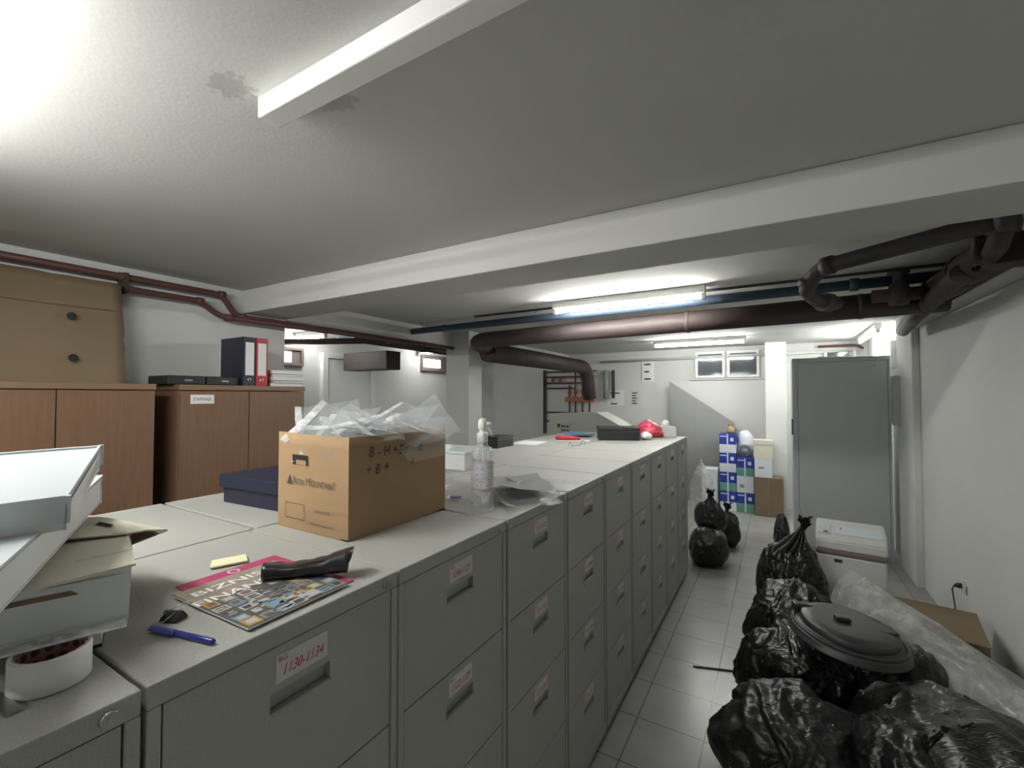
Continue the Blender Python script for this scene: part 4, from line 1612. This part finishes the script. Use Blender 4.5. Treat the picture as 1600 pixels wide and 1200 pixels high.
# ------------------------------------------------------------------ tall grey locker
r = thing('metal_locker', 'tall grey metal locker standing across the end of the aisle', 'locker', (.165, 6.0, 0))
LW, LH, LD = .87, 2.145, .5
bm = bmesh.new()
add_box(bm, 0, LW, .02, LD, 0, LH, bev=.004)
add_box(bm, 0, LW, 0, .02, LH - .045, LH, bev=.003)
add_box(bm, 0, .05, 0, .02, 0, LH - .046, bev=.003)
add_box(bm, LW - .02, LW, 0, .02, 0, LH - .046, bev=.003)
link('body', bm, M['locker'], r)
link('door', boxbm(.053, LW - .023, .002, .0195, .05, LH - .05, bev=.002), M['locker'], r)
bm = bmesh.new()
for z in (.4, 1.15, 1.9):
    add_tube(bm, [(.048, -.004, z - .05), (.048, -.004, z + .05)], .007, 10)
link('hinge', bm, M['locker'], r)
bm = bmesh.new()
add_tube(bm, [(.74, .003, LH - .10), (.74, -.006, LH - .10)], .014, 16)
link('lock', bm, M['steel_dark'], r)
link('handle', boxbm(-.012, .0, -.02, .0, 1.28, 1.46, bev=.004), M['black'], r)
o = tag(link('paper_stack', boxbm(.0, .28, 0, .24, 0, .02, bev=.002), M['paper'], None, loc=(.42, 6.1, LH), rot=(0, 0, .2)), 'thin stack of white paper lying on top of the tall locker', 'paper')
r = thing('mounted_electrical_box', 'narrow grey electrical box on the wall beside the tall locker', 'electrical box', (XR, 5.88, EYE - .30))
link('housing', boxbm(-.10, -.055, -.07, .07, 0, .50, bev=.005), M['locker'], r)
link('cover', boxbm(-.06, -.104, -.06, .06, .02, .48, bev=.002), M['locker'], r)

# ------------------------------------------------------------------ pack stack at the far wall
XW = [(-.745, .225), (-.510, .225)]
packs = [
    ('pack', -.745, 0.00, .285, 'packblue', 'packwhite', 'lowest blue and white carton of the taller column by the far wall'),
    ('pack', -.745, .287, .285, 'packblue', 'packgreen', 'second carton from the floor in the taller column by the far wall'),
    ('pack', -.745, .574, .285, 'packblue', 'packwhite', 'third carton from the floor in the taller column by the far wall'),
    ('pack', -.745, .861, .285, 'packblue', 'packwhite', 'topmost blue and white carton of the taller column by the far wall'),
    ('pack', -.515, .0, .285, 'packblue', 'packgreen', 'lowest blue and green carton of the shorter column by the far wall'),
    ('pack', -.515, .287, .245, 'packwhite', 'packwhite', 'all-white carton in the middle of the shorter column'),
    ('pack', -.515, .534, .265, 'packblue', 'packgreen', 'topmost blue and green carton of the shorter column'),
]
for (nm, x, z, h, c1_, c2_, lb) in packs:
    r = thing('supply_carton', lb, 'carton', (x, 7.45, z), 0, 'cartons stacked by the far wall')
    link('upper_half', boxbm(0, .225, 0, .3, h * .45, h - .001, bev=.002), M[c1_], r)
    link('lower_half', boxbm(0, .225, 0, .3, 0, h * .45, bev=.002), M[c2_], r)
    if c1_ == 'packblue':
        link('tape_strip', boxbm(.102, .122, -.0016, -.0004, 0.0, h - .002), M['packwhite'], r)
        link('print', boxbm(.15, .195, -.0016, -.0004, h * .62, h * .80), M['packwhite'], r)
        link('brand_line', boxbm(.012, .095, -.0016, -.0004, h * .84, h * .90), M['packwhite'], r)
    else:
        link('print', boxbm(.04, .10, -.0016, -.0004, h * .3, h * .5), M['dgrey'], r)
r = thing('jar', 'ochre round jar standing on the taller column of cartons', 'jar', (-.60, 7.58, 1.148))
bm = bmesh.new(); add_lathe(bm, [(0, 0), (.05, 0), (.06, .03), (.055, .09), (.035, .11), (.035, .12)], 24)
link('glass_body', bm, M['ochre'], r)
bm = bmesh.new(); add_lathe(bm, [(.037, .115), (.037, .135), (0, .136)], 24)
link('lid', bm, M['valve'], r)
r = thing('brown_carton', 'tall plain brown carton on the floor beside the supply cartons', 'carton', (-.28, 7.34, 0))
link('carton', boxbm(0, .36, 0, .26, 0, .55, bev=.003), M['card2'], r)
link('seam_tape', boxbm(.17, .19, -.0012, -.0004, 0, .55), M['wood_edge'], r)
r = thing('white_crate', 'plain white carton resting on the tall brown carton', 'carton', (-.275, 7.36, .551))
link('carton', boxbm(0, .22, 0, .22, 0, .26, bev=.003), M['packwhite'], r)
link('print', boxbm(.05, .12, -.0012, -.0004, .12, .15), M['dgrey'], r)
r = thing('beige_carton', 'beige lidded carton, topmost on the brown and white cartons', 'carton', (-.285, 7.36, .812))
link('carton', boxbm(0, .24, 0, .24, 0, .20, bev=.003), M['cream'], r)
link('lid', boxbm(-.004, .244, -.004, .244, .201, .27, bev=.003), M['cream'], r)
r = thing('coiled_hose', 'grey coiled cable hanging in a white wrap above the shorter column', 'cable', (-.42, 7.6, .80))
bm = bmesh.new()
for k in range(3):
    pts = [(math.cos(a_) * (.075 + .008 * k), .01 * k, .09 + math.sin(a_) * (.08 + .006 * k)) for a_ in [2 * PI * i / 28 for i in range(29)]]
    add_tube(bm, pts, .006, 8, cap=False)
link('coil', bm, M['dgrey'], r)
t_ = thing('white_bag', 'white crumpled plastic bag on the shorter column of cartons', 'plastic bag', (-.40, 7.72, .80))
link('bag', bag_mesh(.12, .09, .20, 71, sub=4, knot=False), M['packwhite'], t_)
t_ = thing('clear_sack', 'clear plastic sack of white scraps behind the black bags', 'plastic bag', (-.93, 6.9, 0))
link('bag', bag_mesh(.15, .14, .36, 75, sub=4, kh=.08), M['clearbag'], t_)
r = thing('white_crate', 'white carton standing on the floor behind the clear sack', 'carton', (-.98, 7.3, 0))
link('carton', boxbm(0, .21, 0, .3, 0, .62, bev=.003), M['packwhite'], r)
link('print', boxbm(.05, .14, -.0012, -.0004, .3, .34), M['dgrey'], r)

# flat grey slab with a sloping top edge, just before the far wall
pA, pB = at(1046, 596, y=7.86), at(1148, 661, y=7.86)
bm = bmesh.new()
pts = [Vector((pA.x, 7.86, 0)), Vector((pB.x, 7.86, 0)), Vector((pB.x, 7.86, pB.z)), Vector((pA.x, 7.86, pA.z))]
bk = [p + Vector((0, .04, 0)) for p in pts]
v0 = [bm.verts.new(p) for p in pts]; v1 = [bm.verts.new(p) for p in bk]
bm.faces.new(v0); bm.faces.new(v1[::-1])
for i in range(4):
    bm.faces.new((v0[i], v1[i], v1[(i + 1) % 4], v0[(i + 1) % 4]))
bmesh.ops.recalc_face_normals(bm, faces=bm.faces)
tag(link('grey_slab', bm, M['dgrey']), 'flat grey slab with a slanted top edge at the far wall', 'board')

# panel and papers on the far wall
def wall_sheet(name, label, cat, x0, y0, x1, y1, m, marks=0, th=.012):
    a_, b_ = at(x0, y0, y=YF), at(x1, y1, y=YF)
    r_ = thing(name, label, cat, (a_.x, YF, b_.z))
    w__, h__ = b_.x - a_.x, a_.z - b_.z
    link('sheet', boxbm(0, w__, -th, -.001, 0, h__, bev=.001), m, r_)
    if marks:
        bm_ = bmesh.new()
        for k in range(marks):
            z = h__ * (.82 - k * .7 / max(1, marks - 1))
            add_box(bm_, w__ * .2, w__ * (.75 - .15 * (k % 2)), -th - .0015, -th, z - h__ * .04, z + h__ * .04)
        link('printed_lines', bm_, M['ink_soft'], r_)


wall_sheet('hanging_notice', 'white notice with three dark lines pinned on the far wall', 'notice', 1003, 564, 1022, 596, M['paper'], 3)
wall_sheet('hanging_sheet', 'small printed grey sheet on the far wall under the notice', 'notice', 985, 610, 999, 633, M['labelp'], 5, .004)
wall_sheet('wall_chart', 'pale sketch sheet on the far wall beside the small grey sheet', 'notice', 949, 610, 975, 634, M['paper'], 2, .004)

# meter cabinet with switches beyond the rear cabinets
r = thing('control_cabinet', 'off-white control cabinet with a switch panel beyond the rear filing cabinets', 'cabinet', (-3.05, 6.3, 0))
bm = bmesh.new()
prof = [(0, 0), (1.15, 0), (1.15, 1.28), (.78, 1.47), (0.02, 1.44), (0, 1.40)]
f0 = [bm.verts.new((x, 0, z)) for x, z in prof]; f1 = [bm.verts.new((x, .5, z)) for x, z in prof]
bm.faces.new(f0); bm.faces.new(f1[::-1])
for i in range(len(prof)):
    bm.faces.new((f0[i], f1[i], f1[(i + 1) % len(prof)], f0[(i + 1) % len(prof)]))
bmesh.ops.recalc_face_normals(bm, faces=bm.faces)
link('housing', bm, M['offwhite'], r)
link('switch_panel', boxbm(.14, .36, -.02, -.001, 1.16, 1.31, bev=.003), M['cream'], r)
bm = bmesh.new()
add_box(bm, .155, .19, -.03, -.02, 1.24, 1.29)
for i in range(3):
    for j in range(2):
        add_box(bm, .22 + i * .045, .245 + i * .045, -.028, -.02, 1.18 + j * .06, 1.21 + j * .06)
link('switches', bm, M['ink'], r).name = 'switch'

# tissue box, red bag at the end
p = on_top(1036, 683)
r = thing('tissue_box', 'small white and green tissue box at the end of the front row', 'tissue box', (p.x, p.y, TOPZ), .55)
link('box', boxbm(0, .13, 0, .18, 0, .10, bev=.003), M['offwhite'], r)
bm = bag_mesh(.035, .035, .035, 81, sub=3, knot=False)
for v in bm.verts: v.co += Vector((.06, .09, .095))
link('tissue', bm, M['paper'], r)
t_ = thing('red_bag', 'crumpled red plastic bag behind the long black box', 'plastic bag', (-1.08, 4.45, TOPZ))
bm = bag_mesh(.135, .09, .065, 83, sub=4, knot=False, crinkle=.12)
for v in bm.verts:
    v.co.z += .05 * max(0, 1 - abs(v.co.x + .0) / .12) * (v.co.z / .17)
link('bag', bm, M['redplastic'], t_)
t_ = thing('white_tissue', 'crumpled white tissue between the black box and the red bag', 'tissue', (-1.03, 4.17, TOPZ))
link('tissue', bag_mesh(.05, .05, .035, 87, sub=4, knot=False, crinkle=.16), M['paper'], t_)


# ------------------------------------------------------------------ pipes
def pipe(name, label, pts, rad, m, cat='pipe', rnd_=.06, flanges=(), fm=None, group=None, seg=14):
    pts = [Vector(p) for p in pts]
    o = Vector(pts[0])
    r_ = thing(name, label, cat, o, 0, group)
    bm_ = bmesh.new()
    add_tube(bm_, round_path([p - o for p in pts], rnd_), rad, seg)
    link('pipe_run', bm_, m, r_)
    for (p, dr, rr_, ln) in flanges:
        bm_ = bmesh.new()
        p, dr = Vector(p) - o, Vector(dr).normalized()
        add_tube(bm_, [p - dr * ln / 2, p + dr * ln / 2], rr_, seg)
        link('collar', bm_, fm or m, r_)
    return r_


E = EYE
pipe('water_pipe', 'upper red-brown pipe under the ceiling along the cardboard sheet wall',
     [(-3.38, -1.5, E + .715), (-3.38, 1.66, E + .715), (-3.38, 1.76, E + .575), (-3.38, 4.3, E + .575)], .021, M['pipe_red'],
     flanges=[((-3.38, 1.66, E + .715), (0, 1, 0), .028, .04), ((-3.38, 1.80, E + .577), (0, 1, 0), .028, .05), ((-3.38, 1.1, E + .715), (0, 1, 0), .026, .03)])
pipe('water_pipe', 'lower red-brown pipe running beneath the upper one on the same wall',
     [(-3.375, -1.5, E + .645), (-3.375, 1.52, E + .645), (-3.36, 1.64, E + .555), (-3.30, 3.6, E + .555)], .019, M['pipe_red'],
     flanges=[((-3.375, 1.52, E + .645), (0, 1, 0), .025, .04), ((-3.36, 1.70, E + .555), (0, 1, 0), .026, .05)])
bm = bmesh.new()
add_box(bm, XL, -3.35, 1.10, 1.125, E + .62, E + .74, bev=.003)
tag(link('pipe_bracket', bm, M['rust']), 'small rusty bracket holding the two red-brown pipes', 'bracket')

pipe('heating_pipe', 'thick dark lagged pipe crossing the room under the ceiling',
     [(.93, 3.74, E + .60), (-2.70, 3.9, E + .585), (-2.86, 4.05, E + .575), (-2.86, 4.3, E + .55)], .082, M['duct'], rnd_=.12,
     flanges=[((-.6, 3.805, E + .592), (1, -.04, 0), .086, .03), ((.5, 3.76, E + .598), (1, -.04, 0), .086, .03)])
pipe('hanging_heating_duct', 'fat brown lagged duct running to the far wall and turning down',
     [(-2.86, 4.28, E + .50), (-2.88, 7.45, E + .50), (-2.88, 7.62, E - .05)], .115, M['duct'], rnd_=.30, seg=20)
pipe('cold_pipe', 'slim blue-black pipe above the thick lagged pipe',
     [(.98, 3.62, E + .725), (-4.7, 3.68, E + .70)], .034, M['pipe_blue'],
     flanges=[((-3.0, 3.667, E + .709), (1, 0, 0), .04, .03), ((.45, 3.626, E + .723), (1, 0, 0), .042, .05)])
pipe('thin_conduit', 'thin dark conduit close to the ceiling beside the blue-black pipe',
     [(.98, 3.50, E + .765), (-2.5, 3.52, E + .765)], .010, M['pipe_dark'])
pipe('hanging_pipe', 'dark pipe run toward the small window beside the column',
     [(-3.78, 3.2, E + .60), (-4.0, 6.2, E + .60)], .045, M['pipe_dark'],
     flanges=[((-3.86, 4.3, E + .60), (0, 1, 0), .055, .05)])
pipe('hanging_pipe', 'dark pipe crossing from the short batten toward the column',
     [(-5.1, 3.0, E + .62), (-3.7, 3.62, E + .62)], .035, M['pipe_red'])
for k, (x, y) in enumerate(((-3.85, 3.9), (-3.30, 3.67), (-4.2, 3.68), (-1.9, 3.65), (.2, 3.63))):
    bm = bmesh.new()
    add_tube(bm, [(0, 0, 0), (0, 0, -.08)], .005, 8)
    add_box(bm, -.02, .02, -.02, .02, -.008, 0, bev=.002)
    tag(link('pipe_hanger', bm, M['metal'], None, loc=(x, y, CEIL)),
        ['thin hanger rod above the dark annex pipe', 'thin hanger rod by the column end of the blue-black pipe', 'thin hanger rod at the annex end of the blue-black pipe',
         'thin hanger rod on the blue-black pipe above the spray bottle', 'thin hanger rod on the blue-black pipe, nearest the rusty valves'][k], 'pipe hanger')
# box duct in the annex
bm = boxbm(-4.98, -4.17, 3.98, 4.22, E + .33, E + .565, bev=.008)
tag(link('ventilation_duct', bm, M['duct']), 'dark rectangular duct under the annex ceiling', 'duct')

# dark drain pipe with elbows near the wall
d1_ = (.74, 2.36, E + .70)
pipe('drain_pipe', 'black drain pipe slanting under the ceiling with an elbow at each end',
     [(.80, 2.50, E + .70), (.215, 2.90, E + .69), (.15, 2.99, E + .60), (.22, 3.20, E + .565), (.33, 3.34, E + .56)], .040, M['pipe_dark'], rnd_=.06,
     flanges=[((.25, 2.876, E + .69), (-.8, .55, 0), .049, .05), ((.165, 2.97, E + .63), (-.1, .2, -.6), .050, .04), ((.27, 3.27, E + .562), (.1, .15, 0), .056, .07), ((.80, 2.50, E + .70), (-.8, .55, 0), .052, .05)])
# rusty bundle along the wall
r = pipe('rusty_pipe', 'thick rusty lagged pipe hanging along the wall under the ceiling',
         [(.87, 2.78, E + .655), (.87, 3.95, E + .645)], .085, M['rust'],
         flanges=[((.87, 2.80, E + .655), (0, 1, 0), .095, .03), ((.87, 3.2, E + .655), (0, 1, 0), .092, .04), ((.87, 3.62, E + .65), (0, 1, 0), .095, .05)])
pipe('rusty_pipe', 'slimmer rusty pipe tight against the side beam',
     [(.975, 2.62, E + .70), (.975, 4.6, E + .66)], .032, M['rust'], flanges=[((.975, 2.64, E + .70), (0, 1, 0), .045, .05)])
pipe('lagged_pipe', 'dark lagged pipe continuing past the rusty one toward the locker',
     [(.80, 3.0, E + .60), (.84, 4.05, E + .555), (.99, 5.2, E + .58)], .050, M['pipe_dark'])
pipe('riser_pipe', 'short black pipe dropping from the slanting drain pipe',
     [(.80, 2.50, E + .74), (.80, 2.60, E + .62), (.83, 2.80, E + .62)], .038, M['pipe_dark'], flanges=[((.80, 2.54, E + .68), (0, .3, -1), .052, .05)])
bm = bmesh.new()
add_box(bm, .76, .78, 2.70, 2.74, E + .55, CEIL, bev=.003)
add_box(bm, .97, .99, 2.70, 2.74, E + .55, CEIL, bev=.003)
add_box(bm, .76, .99, 2.70, 2.74, E + .55, E + .57, bev=.003)
tag(link('pipe_bracket', bm, M['rust']), 'rusty hanging bracket around the thick rusty pipe', 'bracket')
r = thing('gate_valve', 'corroded valve body in the pipes at the room side of the rusty pipe', 'valve', (.66, 3.55, E + .64))
bm = bmesh.new()
add_lathe(bm, [(0, -.09), (.05, -.08), (.06, -.02), (.05, .03), (.03, .06), (.03, .10), (.055, .11), (.055, .12), (0, .125)], 16)
link('valve_body', bm, M['pipe_dark'], r)
bm = bmesh.new()
add_tube(bm, [(-.13, 0, -.02), (.14, 0, -.02)], .04, 14)
link('valve_arm', bm, M['rust'], r)
pipe('wall_pipe', 'thin brownish pipe high on the near wall under the ceiling', [(1.085, -1.4, E + .70), (1.085, 1.80, E + .70)], .018, M['pipe_red'])
pipe('wall_pipe', 'white horizontal pipe high on the far wall', [(-2.8, YF - .04, E + .62), (.95, YF - .04, E + .65)], .022, M['offwhite'])
pipe('wall_pipe', 'short pipe with a bend beside the far dark window', [(.55, YF - .06, E + .72), (1.0, YF - .06, E + .72), (1.05, YF - .2, E + .66)], .018, M['pipe_red'])

# manifold on the far wall
r = thing('pipe_manifold', 'rack of thin heating pipes with brass valves on the far wall', 'pipework', (-3.9, YF, 0))
def mp(x, z): return (x, -.08, z)
zz = E
runs = [
    [(.00, .46), (1.05, .46)], [(.00, .36), (1.0, .36)], [(.00, .24), (.9, .24)], [(0.02, .14), (.62, .14)],
    [(.62, .46), (.62, -.32)], [(.76, .50), (.76, -.32)], [(.90, .46), (.90, -.32)], [(.50, .20), (.50, -.32)],
    [(.0, -.33), (1.1, -.33), (1.18, -.42), (1.18, -.62)], [(.0, -.50), (.25, -.50), (.25, -.8)],
]
for a_ in runs:
    bm = bmesh.new()
    add_tube(bm, round_path([(x, -.08, zz + z) for x, z in a_], .05, 4), .016, 10)
    link('pipe_run', bm, M['pipe_red'], r)
for (x, z) in ((.50, -.05), (.62, -.05), (.76, -.05), (.90, -.05), (.50, .06), (.62, .08), (.76, .08), (.90, .08), (.15, .30), (.30, .30)):
    bm = bmesh.new()
    add_lathe(bm, [(0, -.04), (.028, -.035), (.034, 0), (.028, .035), (0, .04)], 12)
    link('valve', bm, M['valve'], r, loc=(x, -.08, zz + z))
link('valve_block', boxbm(.42, .98, -.13, -.05, zz - .12, zz - .03, bev=.006), M['valve'], r)
for (x, rad, zb) in ((1.22, .045, -.06), (1.36, .028, -.05)):
    bm = bmesh.new()
    add_tube(bm, [(x, -.08, zz + .46), (x, -.08, zz + zb)], rad, 12)
    link('capped_pipe', bm, M['dgrey'] if rad > .04 else M['pipe_dark'], r)
bm = bmesh.new()
add_box(bm, -.06, -.03, -.10, -.001, zz - .75, zz + .5, bev=.003)
link('side_rail', bm, M['pipe_dark'], r)

# ------------------------------------------------------------------ world and output
w = bpy.data.worlds.new('world')
S.world = w
w.use_nodes = True
w.node_tree.nodes['Background'].inputs[0].default_value = (.6, .65, .7, 1)
w.node_tree.nodes['Background'].inputs[1].default_value = 0.3
S.view_settings.view_transform = 'Standard'
S.view_settings.look = 'None'
S.view_settings.exposure = 1.12
S.view_settings.gamma = 1.0
S.view_settings.use_curve_mapping = False
